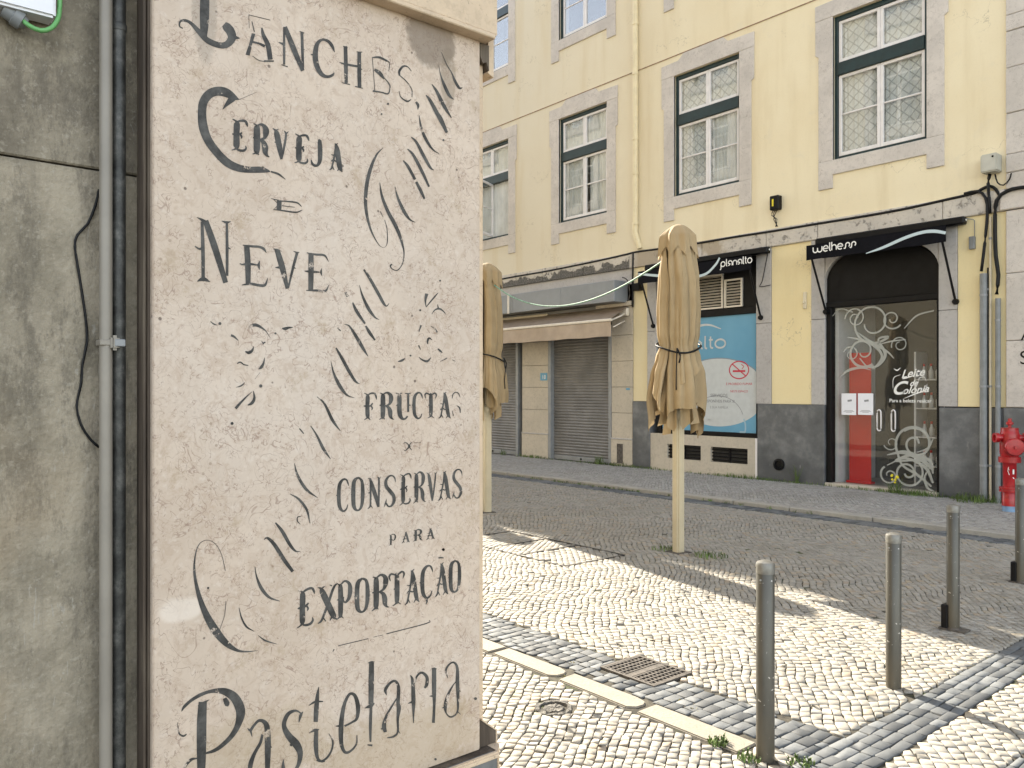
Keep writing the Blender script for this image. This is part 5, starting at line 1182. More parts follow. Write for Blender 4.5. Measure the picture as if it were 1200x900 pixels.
# Tuscan capitals in a unit cell (x right, y down, width as a fraction of cell width)
T = .27
GL = {
 'E': [[(.10, .02, .05), (.30, .07, .10), (.36, .16, T), (.34, .5, T), (.34, .84, T), (.28, .94, .10), (.05, 1, .05)], [(.34, .10, .07), (.58, .04, .12), (.85, .03, .13), (.97, .12, .12), (1.0, .20, .03)], [(.34, .50, .07), (.55, .46, .12), (.68, .40, .06)], [(.55, .46, .10), (.66, .54, .10), (.60, .60, .04)], [(.30, .92, .07), (.50, .97, .12), (.78, .96, .13), (.92, .88, .10), (.88, .80, .04)], [(.08, .49, .05), (.34, .49, .22)]],
 'F': [[(.10, .02, .05), (.30, .07, .10), (.36, .16, T), (.34, .5, T), (.36, .84, T), (.46, .94, .10), (.56, 1, .04)], [(.32, .92, .10), (.10, 1, .04)], [(.34, .10, .07), (.60, .03, .12), (.88, .04, .13), (.98, .16, .12), (1.0, .26, .03)], [(.34, .50, .07), (.58, .48, .12), (.72, .38, .08)], [(.58, .48, .09), (.70, .56, .11), (.64, .64, .04)], [(.05, .49, .05), (.34, .49, .20)]],
 'R': [[(.08, .02, .05), (.26, .07, .10), (.28, .16, T), (.27, .84, T), (.18, .94, .10), (.02, .99, .04)], [(.28, .90, .10), (.40, .98, .05)], [(.28, .07, .07), (.55, .01, .13), (.78, .10, .22), (.82, .24, T), (.72, .42, .15), (.46, .49, .09), (.28, .50, .07)], [(.46, .49, .09), (.66, .56, .20), (.76, .70, T), (.78, .86, .22), (.90, .96, .10), (1.02, .98, .04)], [(.04, .47, .05), (.28, .47, .20)]],
 'U': [[(-.02, .02, .05), (.16, .06, .11), (.22, .16, T), (.22, .5, T), (.25, .80, T), (.40, .96, .18), (.60, .98, .12), (.78, .88, .10)], [(.60, .03, .05), (.80, .05, .09), (.82, .2, .13), (.82, .72, .13)], [(.82, .05, .09), (1.0, .02, .05)], [(.22, .05, .09), (.42, .02, .05)], [(0, .47, .05), (.22, .47, .18)], [(.82, .47, .12), (1.0, .47, .04)]],
 'C': [[(1.0, .24, .03), (.92, .12, .13), (.80, .03, .12), (.55, .02, .16), (.30, .14, T * .9), (.22, .34, T), (.22, .66, T), (.32, .88, T * .9), (.58, .99, .15), (.82, .93, .11), (.93, .80, .06)], [(.0, .48, .04), (.22, .48, .26)]],
 'T': [[(.10, .24, .04), (.02, .10, .12), (.16, .03, .12), (.38, .08, .11), (.50, .06, .14), (.62, .08, .11), (.84, .03, .12), (.98, .10, .12), (.90, .24, .04)], [(.50, .06, .14), (.52, .18, T), (.52, .82, T), (.44, .94, .10), (.24, .99, .04)], [(.54, .90, .10), (.78, .99, .04)], [(.30, .5, .04), (.52, .5, .2)]],
 'A': [[(.40, .02, .05), (.48, .10, .14), (.40, .40, .12), (.22, .80, .11), (.14, .94, .11), (-.02, 1, .04)], [(.22, .86, .10), (.36, .98, .04)], [(.50, .04, .12), (.58, .25, T), (.70, .60, T), (.80, .86, T * .9), (.98, 1.0, .05)], [(.74, .9, .10), (.60, .99, .04)], [(.12, .68, .05), (.30, .62, .13), (.50, .66, .09), (.66, .64, .09)], [(.64, .0, .04), (.50, .05, .10)], [(.12, .44, .04), (.40, .46, .10)]],
 'S': [[(.98, .24, .03), (.90, .10, .12), (.70, .02, .13), (.40, .03, .15), (.16, .16, T * .8), (.20, .34, T), (.50, .50, T * 1.1), (.80, .66, T), (.84, .84, T * .85), (.60, .98, .15), (.34, .97, .13), (.14, .86, .12), (.02, .98, .04)], [(.14, .86, .12), (.20, .74, .04)]],
 'O': [[(.5, .0, .13), (.80, .12, .2), (.88, .5, T), (.78, .88, .2), (.5, 1.0, .13), (.20, .88, T), (.14, .5, T * 1.1), (.20, .12, T), (.5, .0, .13)], [(-.06, .5, .03), (.12, .5, .2)]],
 'N': [[(.0, .03, .04), (.18, .08, .10), (.20, .2, .13), (.20, .85, .13), (.12, .95, .09), (-.02, 1, .04)], [(.22, .9, .08), (.36, 1, .04)], [(.16, .04, .14), (.34, .3, T), (.66, .72, T), (.80, .98, .14)], [(.84, .98, .10), (.84, .5, .13), (.84, .1, .12), (.72, .03, .05)], [(.84, .1, .1), (1.0, .03, .04)], [(0, .5, .04), (.2, .5, .14)], [(.84, .48, .12), (.98, .48, .03)]],
 'V': [[(-.04, .02, .04), (.12, .06, .11), (.24, .18, T), (.42, .6, T), (.56, .98, .14)], [(.18, .06, .09), (.36, .01, .04)], [(.56, .98, .10), (.72, .6, .13), (.86, .14, .12), (.74, .03, .05)], [(.86, .12, .09), (1.02, .02, .04)], [(.08, .46, .04), (.36, .46, .14)]],
 'X': [[(-.02, .02, .04), (.12, .05, .11), (.24, .18, T), (.52, .54, T * 1.1), (.78, .86, T), (.86, .95, .11), (1.0, .98, .04)], [(.72, .88, .1), (.60, .98, .04)], [(1.0, .02, .04), (.86, .06, .10), (.72, .2, .12), (.52, .50, .12), (.26, .84, .11), (.14, .95, .10), (-.02, .99, .04)], [(.26, .86, .08), (.4, .98, .04)], [(.22, .05, .08), (.38, .01, .03)], [(.7, .05, .08), (.58, .01, .03)]],
 'P': [[(.0, .02, .04), (.18, .07, .10), (.26, .16, T), (.26, .84, T), (.16, .95, .10), (-.02, 1, .04)], [(.30, .92, .1), (.46, 1, .04)], [(.26, .08, .08), (.55, .0, .13), (.84, .10, .2), (.90, .28, T), (.82, .48, .2), (.60, .58, .13), (.44, .52, .12), (.48, .42, .05)], [(.02, .47, .04), (.26, .47, .2)]],
 'J': [[(.5, .02, .06), (.62, .05, .3), (.66, .5, .36), (.62, .80, .3), (.42, .96, .2), (.12, .92, .2), (.02, .76, .06)]],
}
def glyphs(cells, k=1.0, slope=0.0):
    """cells: (letter, x0, y0, x1, y1, baseline slope) in crop pixels"""
    out = []
    for c in cells:
        ch, x0, y0, x1, y1 = c[:5]; sl = c[5] if len(c) > 5 else slope; w_, h_ = x1 - x0, y1 - y0
        for s in GL[ch]: out.append([(x0 + p[0] * w_, y0 + p[1] * h_ + sl * (p[0] - .5) * w_, p[2] * w_ * (k if p[2] > .15 else 1 + (k - 1) * .5)) for p in s])
    return out
word('lettering', (200, 0), 6, [
 [(85, 200, 8), (62, 185, 10), (66, 152, 14), (95, 143, 18), (140, 162, 22), (200, 225, 34), (260, 285, 40), (340, 318, 42), (395, 312, 48), (430, 268, 58), (420, 222, 62), (392, 188, 60), (374, 172, 40)], [(440, 262, 40), (486, 270, 4)],
 [(240, -90, 64), (238, 60, 66), (236, 160, 62), (232, 262, 44)],
 [(540, 388, 30), (562, 310, 22), (582, 236, 26)], [(578, 296, 14), (620, 306, 14), (662, 326, 20)], [(640, 195, 10), (652, 250, 26), (684, 320, 34), (700, 420, 34)], [(655, 430, 12), (725, 430, 10)], [(548, 105, 4), (620, 122, 4), (700, 142, 4)], [(548, 105, 3), (552, 200, 3)], [(570, 150, 5), (588, 225, 7)], [(575, 395, 4), (620, 425, 5), (660, 432, 4)],
 [(797, 190, 12), (797, 330, 17), (797, 455, 14)], [(802, 190, 30), (862, 340, 38), (928, 498, 26)], [(905, 220, 5), (938, 234, 7)], [(922, 226, 20), (926, 360, 20), (930, 490, 16)], [(758, 298, 5), (797, 312, 22)], [(778, 455, 6), (822, 470, 6)], [(926, 350, 16), (942, 350, 3)],
 [(1152, 368, 4), (1135, 325, 22), (1105, 290, 20), (1062, 280, 18), (1027, 316, 30), (1016, 390, 38), (1026, 460, 36), (1058, 520, 30), (1100, 540, 20), (1138, 528, 18), (1150, 505, 6)], [(984, 383, 5), (1016, 388, 26)]], label='worn black letters at the top reading LANC')
word('lettering', (370, 0), 5.624, [
 [(180, 304, 6), (210, 316, 6)], [(195, 305, 24), (198, 430, 26), (200, 548, 22)], [(172, 545, 6), (226, 558, 6)], [(268, 342, 6), (306, 344, 6)], [(286, 342, 24), (286, 460, 26), (288, 575, 24)], [(258, 570, 6), (310, 582, 6)], [(156, 412, 5), (198, 424, 14), (286, 440, 14)], [(286, 455, 18), (306, 458, 4)],
 [(370, 380, 6), (415, 378, 14), (470, 402, 12)], [(372, 380, 4), (380, 480, 4), (388, 600, 4)], [(375, 600, 12), (430, 608, 8), (475, 618, 10), (490, 585, 5)], [(386, 458, 14), (420, 482, 26), (450, 520, 10)], [(440, 500, 4), (486, 560, 8), (484, 600, 5)], [(455, 395, 8), (485, 415, 5), (480, 470, 3)],
 [(552, 500, 10), (550, 470, 16), (575, 438, 14), (605, 440, 6), (630, 470, 4)], [(556, 500, 7), (598, 538, 6), (632, 590, 6), (634, 640, 5)], [(548, 600, 4), (560, 640, 6), (602, 668, 12), (628, 655, 5)]], label='faded outline letters HES at the top right')
word('lettering', (370, 0), 5.624, [[(660, 672, 14), (674, 694, 18), (672, 722, 4)], [(680, 760, 4), (692, 830, 14), (716, 905, 16)], [(726, 628, 6), (752, 660, 20), (800, 750, 26), (862, 876, 14)], [(764, 555, 4), (795, 600, 18), (840, 690, 24), (893, 776, 6)], [(810, 430, 2), (824, 500, 8), (850, 570, 20), (880, 630, 18), (910, 656, 3)], [(828, 345, 2), (862, 425, 5), (895, 480, 6), (915, 530, 16), (945, 580, 16), (966, 578, 4)]], [(432, 752, 12), (475, 685, 14)], 'slanting script strokes at the upper right')
word('lettering', (200, 90), 5.4545, [
 [(332, 208, 4), (362, 172, 26), (392, 140, 44), (402, 128, 40)], [(438, 146, 3), (405, 132, 36), (355, 102, 56), (300, 92, 58), (245, 112, 58), (208, 165, 56), (200, 240, 54), (208, 320, 58), (236, 400, 54), (290, 478, 52), (360, 548, 52), (430, 582, 48), (500, 594, 40), (570, 594, 40), (610, 600, 26), (636, 606, 6)], [(640, 606, 10), (688, 622, 13), (733, 656, 3)], [(438, 146, 3), (550, 98, 2)]] + glyphs([('E', 384, 272, 490, 476, .14)], 1.35) + glyphs([('R', 520, 302, 628, 506, .18), ('V', 655, 336, 750, 530, .2), ('E', 786, 366, 882, 556, .14)], 1.35) + glyphs([('J', 895, 402, 985, 576, .1)], .9) + glyphs([('A', 1015, 424, 1098, 602, .16)], 1.5) +
 [[(640, 778, 3), (690, 790, 7)], [(694, 790, 30), (692, 850, 30)], [(690, 793, 7), (760, 798, 9), (810, 806, 9), (836, 830, 4)], [(710, 824, 5), (792, 834, 4)], [(655, 848, 4), (720, 856, 9), (800, 866, 9), (840, 852, 4)], [(658, 785, 3), (684, 815, 5), (662, 846, 3)]], label='black letters reading CERVEJA E')
word('lettering', (220, 240), 6, [
 [(62, 88, 3), (92, 102, 16), (120, 120, 26)], [(100, 118, 20), (106, 300, 26), (108, 520, 24)], [(66, 538, 5), (108, 522, 30), (156, 542, 5)], [(124, 112, 40), (190, 300, 46), (266, 548, 34)], [(238, 114, 4), (272, 124, 18), (302, 118, 4)], [(274, 120, 16), (276, 300, 20), (276, 500, 18)], [(50, 292, 8), (80, 310, 14), (104, 304, 22)], [(276, 300, 20), (302, 312, 3)],
 [(386, 284, 6), (450, 292, 16), (505, 296, 16), (535, 312, 18), (552, 338, 3)], [(414, 290, 38), (422, 420, 40), (424, 560, 34)], [(380, 564, 6), (440, 556, 18), (500, 566, 18), (542, 564, 18), (562, 514, 3)], [(365, 412, 5), (380, 420, 10), (424, 416, 20), (480, 422, 10), (502, 426, 10)], [(505, 394, 3), (498, 425, 18), (504, 458, 3)],
 [(602, 308, 5), (630, 322, 22), (660, 328, 5)], [(628, 318, 36), (664, 440, 42), (700, 590, 22)], [(742, 326, 4), (768, 336, 12), (784, 334, 4)], [(768, 338, 20), (738, 450, 18), (706, 585, 12)], [(615, 442, 5), (652, 440, 22)], [(738, 440, 16), (760, 448, 3)],
 [(836, 338, 6), (900, 350, 15), (960, 356, 14), (990, 400, 3)], [(866, 345, 36), (866, 470, 38), (864, 600, 34)], [(832, 602, 6), (900, 602, 15), (966, 606, 15), (992, 562, 3)], [(820, 466, 5), (866, 470, 20), (925, 474, 9)], [(942, 446, 3), (936, 472, 14), (942, 500, 3)]], label='black letters reading NEVE')
word('ornament', (230, 360), 5.627, [[(93, 93, 4), (113, 110, 9), (135, 118, 5)], [(345, 140, 10), (362, 122, 20), (395, 118, 20), (430, 135, 14), (460, 160, 5), (490, 205, 2)], [(565, 140, 8), (585, 142, 20), (610, 135, 14), (638, 132, 3)], [(228, 185, 16), (250, 195, 14), (276, 220, 4)], [(430, 222, 4), (443, 245, 6)], [(455, 230, 8), (440, 238, 10)], [(322, 292, 8), (345, 300, 20), (368, 285, 16), (378, 258, 3)], [(268, 372, 7), (290, 362, 9), (312, 378, 8), (342, 384, 6)], [(450, 332, 3), (443, 368, 13), (428, 396, 20), (412, 408, 6)], [(262, 528, 2), (295, 518, 10), (320, 496, 6)], [(365, 558, 3), (320, 600, 10), (282, 640, 16), (258, 668, 18)], [(376, 553, 4), (382, 600, 16), (366, 632, 20), (338, 646, 6)], [(420, 430, 2), (385, 475, 2)], [(685, 805, 6), (706, 830, 5)]], [(155, 108, 20), (521, 173, 14), (424, 519, 22), (235, 766, 20)], 'small worn black scroll ornament at left')
word('lettering', (400, 130), 4.5, [
 [(220, 194, 2), (185, 232, 10), (152, 310, 18), (132, 400, 20), (128, 500, 17), (146, 600, 12), (176, 672, 6), (206, 714, 3), (230, 718, 2), (242, 690, 5), (240, 620, 4), (228, 575, 3)], [(205, 530, 4), (220, 560, 3)],
 [(202, 378, 3), (214, 450, 13), (245, 530, 18), (290, 615, 19), (318, 690, 13), (330, 750, 6), (322, 805, 5), (295, 840, 5), (266, 832, 5), (258, 815, 8), (268, 810, 8)], [(282, 400, 3), (298, 460, 12), (330, 530, 18), (360, 572, 10), (390, 588, 2)], [(326, 262, 6), (352, 295, 15), (388, 362, 14)], [(394, 374, 13), (420, 425, 16), (438, 464, 10)], [(348, 200, 5), (380, 235, 14), (425, 320, 16), (462, 400, 10)], [(368, 138, 5), (395, 165, 13), (435, 240, 17), (468, 298, 12), (488, 313, 2)], [(410, 30, 3), (422, 95, 12), (452, 162, 15), (484, 206, 8), (517, 227, 2)], [(500, 0, 8), (526, 40, 14), (558, 114, 9)], [(548, -2, 6), (580, 36, 3)]], [(537, 154, 11)], 'large slanting script initial F and strokes')
word('lettering', (340, 310), 5.4545, [
 [(470, 32, 10), (500, 75, 18), (560, 180, 20), (592, 240, 18), (614, 266, 9), (632, 248, 3)], [(442, 132, 3), (462, 200, 13), (500, 282, 21), (540, 336, 12), (569, 353, 2)], [(352, 176, 14), (368, 206, 16)], [(398, 242, 9), (425, 300, 20), (478, 378, 12)], [(482, 392, 10), (508, 436, 20), (542, 484, 10)], [(346, 382, 3), (378, 394, 10), (420, 458, 20), (462, 530, 20), (498, 588, 3)], [(300, 404, 3), (322, 424, 8)], [(292, 532, 9), (325, 590, 18), (380, 690, 20), (418, 748, 14), (445, 763, 2)], [(260, 616, 2), (278, 695, 13), (318, 778, 22), (362, 834, 12), (410, 852, 2)]], label='slanting script strokes in the middle of the panel')
word('ornament', (340, 310), 5.4545, [[(872, 186, 22), (864, 230, 12), (868, 272, 3)], [(946, 180, 3), (918, 212, 9), (868, 272, 5)], [(904, 318, 2), (925, 290, 8), (955, 283, 12), (980, 300, 7), (999, 323, 2)], [(942, 254, 3), (947, 286, 12)], [(836, 388, 12), (822, 432, 3)], [(898, 394, 3), (922, 408, 8), (940, 434, 9)], [(878, 508, 6), (878, 485, 13), (888, 470, 12), (906, 482, 4)], [(820, 516, 9), (833, 544, 4)], [(944, 538, 9), (958, 552, 12), (972, 564, 5)], [(688, 620, 4), (712, 614, 15), (733, 600, 5)], [(822, 592, 3), (845, 610, 10), (876, 618, 14), (898, 595, 5)], [(958, 620, 3), (1002, 598, 8)], [(1035, 610, 4), (1055, 618, 3)]], [(957, 103, 12), (830, 292, 13), (768, 582, 12)], 'small worn black scroll ornament at right')
word('lettering', (290, 440), 3.4615, [[(282, 86, 3), (312, 115, 9), (345, 182, 12), (377, 226, 2)], [(210, 215, 5), (228, 236, 4)], [(256, 204, 3), (282, 245, 8), (308, 298, 12), (337, 339, 2)], [(190, 356, 2), (203, 405, 10), (238, 462, 12), (284, 496, 2)], [(172, 480, 2), (208, 502, 9), (240, 545, 10), (253, 600, 2)], [(216, 572, 3), (203, 574, 4), (202, 590, 5), (214, 604, 2)]], label='slanting script strokes below the middle')
word('lettering', (200, 580), 4.5, [
 [(552, 146, 8), (588, 192, 18), (630, 265, 17), (660, 297, 9), (684, 297, 2)], [(492, 236, 3), (508, 226, 12), (545, 260, 20), (600, 345, 21), (644, 404, 17)], [(444, 378, 3), (452, 428, 8), (478, 492, 18), (520, 540, 13), (576, 560, 3)], [(360, 594, 3), (374, 650, 8), (400, 695, 10), (440, 719, 2)], [(460, 740, 2), (500, 768, 9), (562, 787, 2)],
 [(288, 400, 3), (268, 315, 3), (235, 258, 3), (190, 238, 3), (150, 260, 4), (129, 320, 7), (125, 410, 13), (146, 520, 22), (182, 620, 34), (232, 710, 44), (290, 780, 34), (348, 818, 16), (400, 826, 8), (460, 820, 2)], [(291, 560, 3), (282, 640, 3), (250, 730, 2)]], [(197, 490, 12)], 'large script initial C at lower left')
word('lettering', (410, 440), 8, glyphs([('F', 120, 160, 248, 418), ('R', 270, 158, 410, 416), ('U', 432, 160, 570, 412), ('C', 578, 158, 682, 406), ('T', 700, 158, 812, 402), ('A', 832, 156, 944, 402)], 1.1) + [[(1032, 205, 4), (1018, 170, 10), (990, 156, 9), (965, 178, 10), (958, 215, 6)], [(1000, 280, 4), (1028, 305, 14), (1034, 350, 8)], [(958, 330, 4), (970, 378, 9)],
 [(500, 640, 5), (520, 627, 7), (546, 648, 10), (548, 676, 12), (516, 706, 6), (504, 694, 5)], [(580, 626, 5), (560, 648, 10), (560, 676, 10), (580, 700, 5)], [(552, 662, 8), (575, 662, 3)], [(595, 625, 2), (650, 634, 3)]], [(656, 626, 10), (652, 680, 10)], 'black letters reading FRUCTAS')
word('lettering', (380, 530), 6.667, glyphs([('C', 92, 208, 190, 464), ('O', 212, 196, 312, 454), ('N', 340, 188, 442, 436), ('S', 466, 180, 558, 426), ('E', 582, 164, 678, 410), ('R', 692, 152, 790, 396), ('V', 800, 150, 878, 384), ('A', 890, 146, 988, 372), ('S', 998, 132, 1078, 360)], 1.1, -.12), label='black letters reading CONSERVAS')
word('lettering', (380, 530), 6.667, glyphs([('P', 505, 640, 560, 724), ('A', 605, 620, 668, 706), ('R', 692, 603, 768, 692), ('A', 796, 594, 862, 680)], .9, -.12), [(929, 760, 22)], 'small faded letters reading PARA')
word('lettering', (330, 640), 5.217, glyphs([('E', 88, 258, 200, 490), ('X', 222, 236, 342, 462), ('P', 335, 214, 428, 440), ('O', 448, 196, 536, 402), ('R', 548, 174, 655, 388), ('T', 655, 156, 750, 362), ('A', 754, 142, 842, 350), ('C', 842, 120, 924, 320), ('A', 938, 100, 1018, 302), ('O', 1022, 88, 1096, 280)], 1.1, -.22) + [[(885, 325, 14), (888, 340, 10), (880, 356, 3)], [(958, 72, 8), (975, 70, 10), (990, 72, 6)], [(345, 609, 5), (530, 565, 5)], [(560, 556, 3), (620, 542, 3)], [(640, 536, 6), (885, 472, 6), (902, 452, 4)], [(320, 630, 8), (312, 645, 3)]], [(988, 20, 16)], 'black letters reading EXPORTAÇÃO over a thin rule')
word('lettering', (200, 770), 6.667, [
 [(124, 600, 8), (100, 616, 16), (66, 596, 12), (52, 510, 3)], [(84, 424, 6), (105, 388, 22), (160, 338, 24), (230, 296, 28), (300, 270, 26), (370, 262, 40), (440, 276, 62), (505, 325, 74), (545, 420, 74), (528, 520, 50), (478, 612, 38), (400, 690, 32), (335, 732, 26), (270, 752, 14)], [(420, 320, 30), (438, 360, 44), (436, 384, 20)], [(250, 350, 64), (242, 500, 74), (240, 690, 74), (238, 900, 62)], [(212, 382, 8), (255, 358, 20), (302, 332, 3)], [(205, 790, 10), (160, 800, 22), (118, 845, 20), (98, 900, 12)],
 [(598, 555, 4), (622, 570, 22), (652, 530, 20), (690, 495, 22), (732, 508, 34), (754, 560, 44), (758, 700, 48), (755, 920, 34)], [(622, 570, 20), (636, 622, 4)], [(716, 604, 20), (700, 668, 22), (655, 750, 26), (625, 830, 36), (616, 900, 34)], [(760, 690, 40), (790, 705, 4)],
 [(1032, 426, 6), (1014, 456, 22), (1000, 510, 4)], [(1020, 440, 8), (975, 418, 18), (915, 446, 30), (884, 530, 34), (920, 612, 52), (980, 680, 62), (1010, 750, 44), (1000, 830, 30), (968, 885, 22), (930, 905, 16)], [(950, 660, 20), (936, 694, 18)], [(880, 796, 4), (878, 860, 28), (890, 910, 30)],
 [(1156, 232, 4), (1146, 300, 26), (1138, 400, 38), (1132, 506, 34)], [(1078, 378, 5), (1128, 350, 18), (1190, 346, 8)], [(1082, 592, 5), (1125, 570, 22), (1160, 566, 5)], [(1136, 572, 30), (1134, 680, 36), (1144, 780, 26), (1175, 815, 16), (1205, 812, 10)]], label='large black letters Past of the bottom word')
word('lettering', (370, 760), 6.3158, [
 [(95, 628, 4), (124, 680, 14), (118, 748, 14), (82, 808, 16), (36, 834, 14), (5, 825, 12)],
 [(304, 640, 6), (300, 705, 12), (262, 754, 16), (218, 768, 22), (190, 710, 28), (186, 600, 36), (194, 500, 32), (215, 400, 24), (252, 336, 20), (290, 350, 26), (312, 430, 32), (304, 515, 22), (268, 545, 15), (212, 574, 14)], [(145, 574, 4), (186, 572, 22)], [(306, 440, 30), (328, 442, 3)],
 [(384, 108, 3), (410, 98, 12), (436, 98, 3)], [(412, 102, 36), (410, 250, 40), (408, 412, 36)], [(362, 440, 4), (405, 424, 28), (434, 402, 5)], [(408, 430, 20), (404, 560, 22), (404, 690, 14)], [(382, 712, 8), (418, 716, 16)],
 [(524, 345, 3), (514, 306, 22), (548, 256, 18), (588, 240, 18), (612, 290, 24), (608, 400, 26), (614, 440, 32), (606, 520, 18), (606, 615, 14), (576, 650, 15), (528, 660, 8)], [(600, 366, 8), (560, 430, 13), (520, 502, 18), (504, 570, 32), (514, 618, 24)], [(480, 595, 4), (500, 590, 24)], [(606, 600, 10), (624, 630, 3)],
 [(700, 196, 6), (716, 240, 22), (722, 380, 30), (722, 480, 14), (722, 550, 6)], [(732, 262, 8), (748, 205, 14), (785, 178, 18), (822, 212, 24), (820, 268, 24), (804, 292, 14)], [(682, 406, 4), (722, 392, 22)],
 [(856, 148, 4), (876, 152, 26), (894, 148, 4)], [(875, 150, 32), (875, 300, 32), (876, 420, 20), (870, 550, 22)], [(842, 352, 4), (875, 350, 22)],
 [(978, 220, 3), (962, 165, 15), (984, 120, 13), (1020, 102, 14), (1046, 140, 20), (1048, 250, 28), (1052, 380, 20), (1046, 470, 12), (1002, 506, 13), (966, 480, 10), (958, 425, 26), (975, 350, 20), (1010, 280, 10), (1036, 245, 6)], [(1046, 462, 8), (1072, 488, 3)], [(934, 440, 4), (958, 432, 16)], [(1052, 310, 16), (1074, 316, 3)]], [(1181, 370, 22), (885, 818, 18)], 'large black letters telaria of the bottom word')

# ---- pipes, clamp, wire and box on the near wall
def near_pipe(px, r, mat, label, off):
    X = WX + off; Yc = PN(px, 450, X)[0]; o = thing('wall_pipe', (X, Yc, 0), label, 'pipe')
    bm = bmesh.new(); tube(bm, [(X, Yc, 0), (X, Yc, 5.1)], r, 24, False); obj('tube', bm, M[mat], o, smooth='auto'); return o, X, Yc
p1o, xa, ya = near_pipe(124, .0145, 'pipe_light', 'slim pale grey pipe running up the near wall', .045)
p2o, xb, yb = near_pipe(139, .0160, 'pipe_dark', 'dark blotched iron pipe next to the pale pipe', .030)
zc = PN(139, 31, xb)[1]; bm = bmesh.new(); lathe(bm, [(.0175, zc - .012), (.0185, zc - .004), (.0185, zc + .004), (.0172, zc + .006)], (xb, yb, 0), n=24); obj('coupling', bm, M['pipe_dark'], p2o, smooth='auto')
zc = PN(130, 402, xa)[1]; cl = thing('pipe_clamp', (xa, yb - .015, zc), 'small steel clamp holding the two near pipes', 'clamp')
obj('band', B(xa - .03, xa + .0162, ya - .016, yb - .01, zc - .008, zc + .008), M['pipe_light'], cl, bevel=.003)
obj('bracket', B(xa + .005, xa + .024, yb - .026, yb - .006, zc - .018, zc + .018), M['pipe_light'], cl, bevel=.006, seg=2); obj('strap_end', B(xa + .018, xa + .026, yb - .018, yb + .006, zc - .009, zc + .009), M['frame_metal'], cl, bevel=.002)
def NW(px, py, off=.006): p = PN(px, py, WX + off); return (WX + off, p[0], p[1])
cable_obj('loose_wire', [NW(116, 222), NW(112, 240), NW(103, 262), NW(91, 275), NW(88, 290), NW(94, 330), NW(100, 370), NW(102, 400), NW(97, 425), NW(95, 450), NW(90, 475), NW(95, 498), NW(106, 515), NW(116, 524)], .0032, 'thin black wire curving across the near grey wall', 'wire', step=.02)
jb = thing('terminal_box', (WX, .35, 2.47), 'chipped white terminal box at the top left corner', 'utility box')
bq = NW(66, 22, .06); bm = bmesh.new(); box(bm, WX + .002, WX + .06, .16, bq[1], bq[2] + .002, 2.75); obj('case', bm, M['paper'], jb, bevel=.006, seg=2)
gq = NW(22, 22, .03); bm = bmesh.new(); lathe(bm, [(.017, -.02), (.017, .0), (.021, .002), (.021, .02), (.016, .021), (.012, .03)], n=20)
bmesh.ops.transform(bm, matrix=Matrix.Translation((gq[0], gq[1] - .012, gq[2] + .004)) @ Matrix.Rotation(R(-115), 4, 'X'), verts=bm.verts); obj('cable_gland', bm, M['conduit'], jb, smooth='auto')
cable_obj('green_tube', [NW(22, 20, .035), NW(34, 30, .05), NW(48, 36, .06), NW(60, 33, .06), NW(68, 22, .05), NW(70, 5, .045), NW(70, -40, .045)], .0055, 'bright green tube looping out of the white terminal box', 'tube', 'hose', step=.01)

# ------------------------------------------------------------------ weeds
def blades(bm, cx, cy, n, r, h, z=0, gx=None):
    for _ in range(n):
        a = random.uniform(0, 6.283); d = r * random.random() ** .6; x_, y_ = cx + d * math.cos(a) * (gx or 1), cy + d * math.sin(a); hh = h * random.uniform(.4, 1.1); l = random.uniform(.2, .9) * hh; b = random.uniform(0, 6.283); w_ = random.uniform(.002, .005)
        dx, dy = math.cos(b), math.sin(b); p = [(x_, y_, z), (x_ + dx * l * .4, y_ + dy * l * .4, z + hh * .65), (x_ + dx * l, y_ + dy * l, z + hh * random.uniform(.75, 1))]
        v0 = bm.verts.new((p[0][0] - dy * w_, p[0][1] + dx * w_, p[0][2])); v1 = bm.verts.new((p[0][0] + dy * w_, p[0][1] - dx * w_, p[0][2])); v2 = bm.verts.new((p[1][0] + dy * w_, p[1][1] - dx * w_, p[1][2])); v3 = bm.verts.new((p[1][0] - dy * w_, p[1][1] + dx * w_, p[1][2])); v4 = bm.verts.new(p[2])
        bm.faces.new((v0, v1, v2, v3)); bm.faces.new((v3, v2, v4))
bm = bmesh.new(); x_ = -14.3
while x_ < -3.9:
    dens = .25 + .75 * (math.sin(x_ * 2.1) * .5 + .5) ** 1.5
    if -13.3 < x_ < -12.2 or -9 > x_ > -10: dens *= .5
    blades(bm, x_, F - .05 - random.random() * .10, int(9 * dens) + 1, .06, .05 + .07 * dens * random.random(), .045, 1.4); x_ += .035
tag(obj('grass', bm, M['moss'], recalc=False), 'low green weeds along the foot of the yellow building', 'grass', kind='stuff')
bm = bmesh.new(); x_ = -13.5
while x_ < -5.5:
    d = .7 if -10.5 < x_ < -8 else .2
    if random.random() < d: blades(bm, x_, 9.655 + random.uniform(-.03, .01), random.randint(3, 9), .035, .035 + .02 * random.random(), -.005, 1.3)
    x_ += .04
tag(obj('grass', bm, M['moss'], recalc=False), 'short moss and grass along the far kerb', 'grass', kind='stuff')
bm = bmesh.new()
for _ in range(420):
    x_, y_ = random.uniform(-7.5, -1.7), random.uniform(1.9, 6.2)
    if math.sin(x_ * 1.7 + y_) * math.sin(y_ * 2.3 - x_) > .35: blades(bm, x_, y_, 5, .02, .010, -.006)
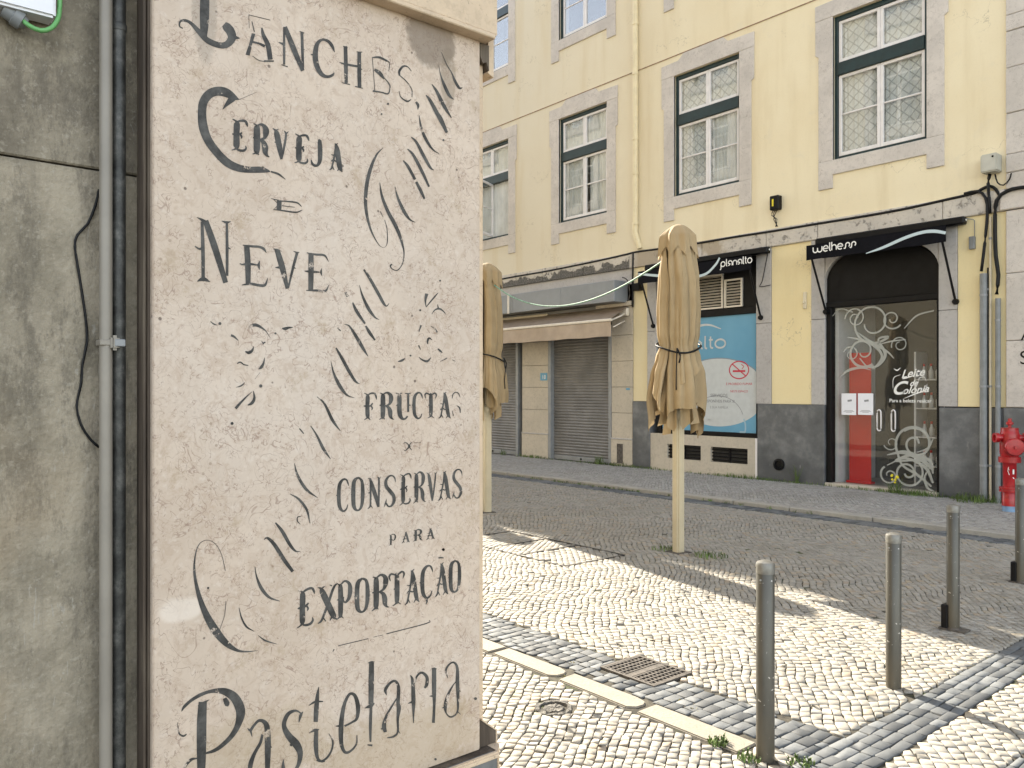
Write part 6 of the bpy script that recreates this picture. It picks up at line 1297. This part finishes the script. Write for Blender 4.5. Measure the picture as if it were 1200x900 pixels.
tag(obj('grass', bm, M['dry'], recalc=False), 'tiny grass tips in the joints of the sunlit paving', 'grass', kind='stuff')
def weed(name, x_, y_, n, r, h, label, z=0, mat='moss', flowers=0):
    t = thing(name, (x_, y_, z), label, 'weed'); bm = bmesh.new(); blades(bm, x_, y_, n, r, h, z); obj('leaves', bm, M[mat], t, recalc=False)
    for k in range(flowers):
        bm = bmesh.new(); fx, fy, fz = x_ + random.uniform(-r, r), y_ + random.uniform(-r, r) * .5, z + h * random.uniform(.7, 1.2); bmesh.ops.create_icosphere(bm, subdivisions=1, radius=.02, matrix=Matrix.Translation((fx, fy, fz))); obj('flower', bm, M['flower'], t)
    return t
weed('weed_tuft', -5.22, 6.36, 60, .13, .06, 'green weeds right beside the nearer parasol pole on its left'); weed('weed_tuft', -4.72, 6.42, 110, .17, .055, 'low dark weed clump on the right of the nearer parasol pole')
weed('weed_tuft', -2.20, 3.055, 80, .045, .035, 'bright tuft at the end of the last near kerb stone'); weed('weed_tuft', -2.02, 3.03, 60, .05, .035, 'small tuft at the foot of the nearest bollard'); weed('weed_tuft', -1.86, 3.16, 60, .06, .03, 'flat tuft on the dark stones right of the nearest bollard')
weed('flowering_weed', -5.62, F - .08, 50, .10, .22, 'yellow flowering weed in front of the glass shop door', .05, 'moss', 9); weed('weed_tuft', -5.3, F - .14, 160, .22, .10, 'broad green weed clump right of the shop door step', .05)
weed('tall_weed', -7.25, F - .06, 22, .05, .42, 'tall thin weed against the slate by the round black inlet', .05); weed('weed_tuft', -4.45, F - .2, 200, .28, .14, 'thick grass at the foot of the grey conduits', .05, 'moss')
weed('weed_tuft', -11.75, F - .1, 60, .10, .20, 'leafy weed at the right foot of the roller shutter', .05); weed('weed_tuft', -14.9, F - .1, 30, .08, .18, 'small weed at the foot of the far left shutter', .05)
weed('weed_tuft', -8.42, 6.40, 60, .10, .06, 'dark weeds at the foot of the farther parasol')
print('objects', len(C.objects), 'tris', sum(len(o.data.polygons) * 2 for o in C.objects if o.type == 'MESH'))
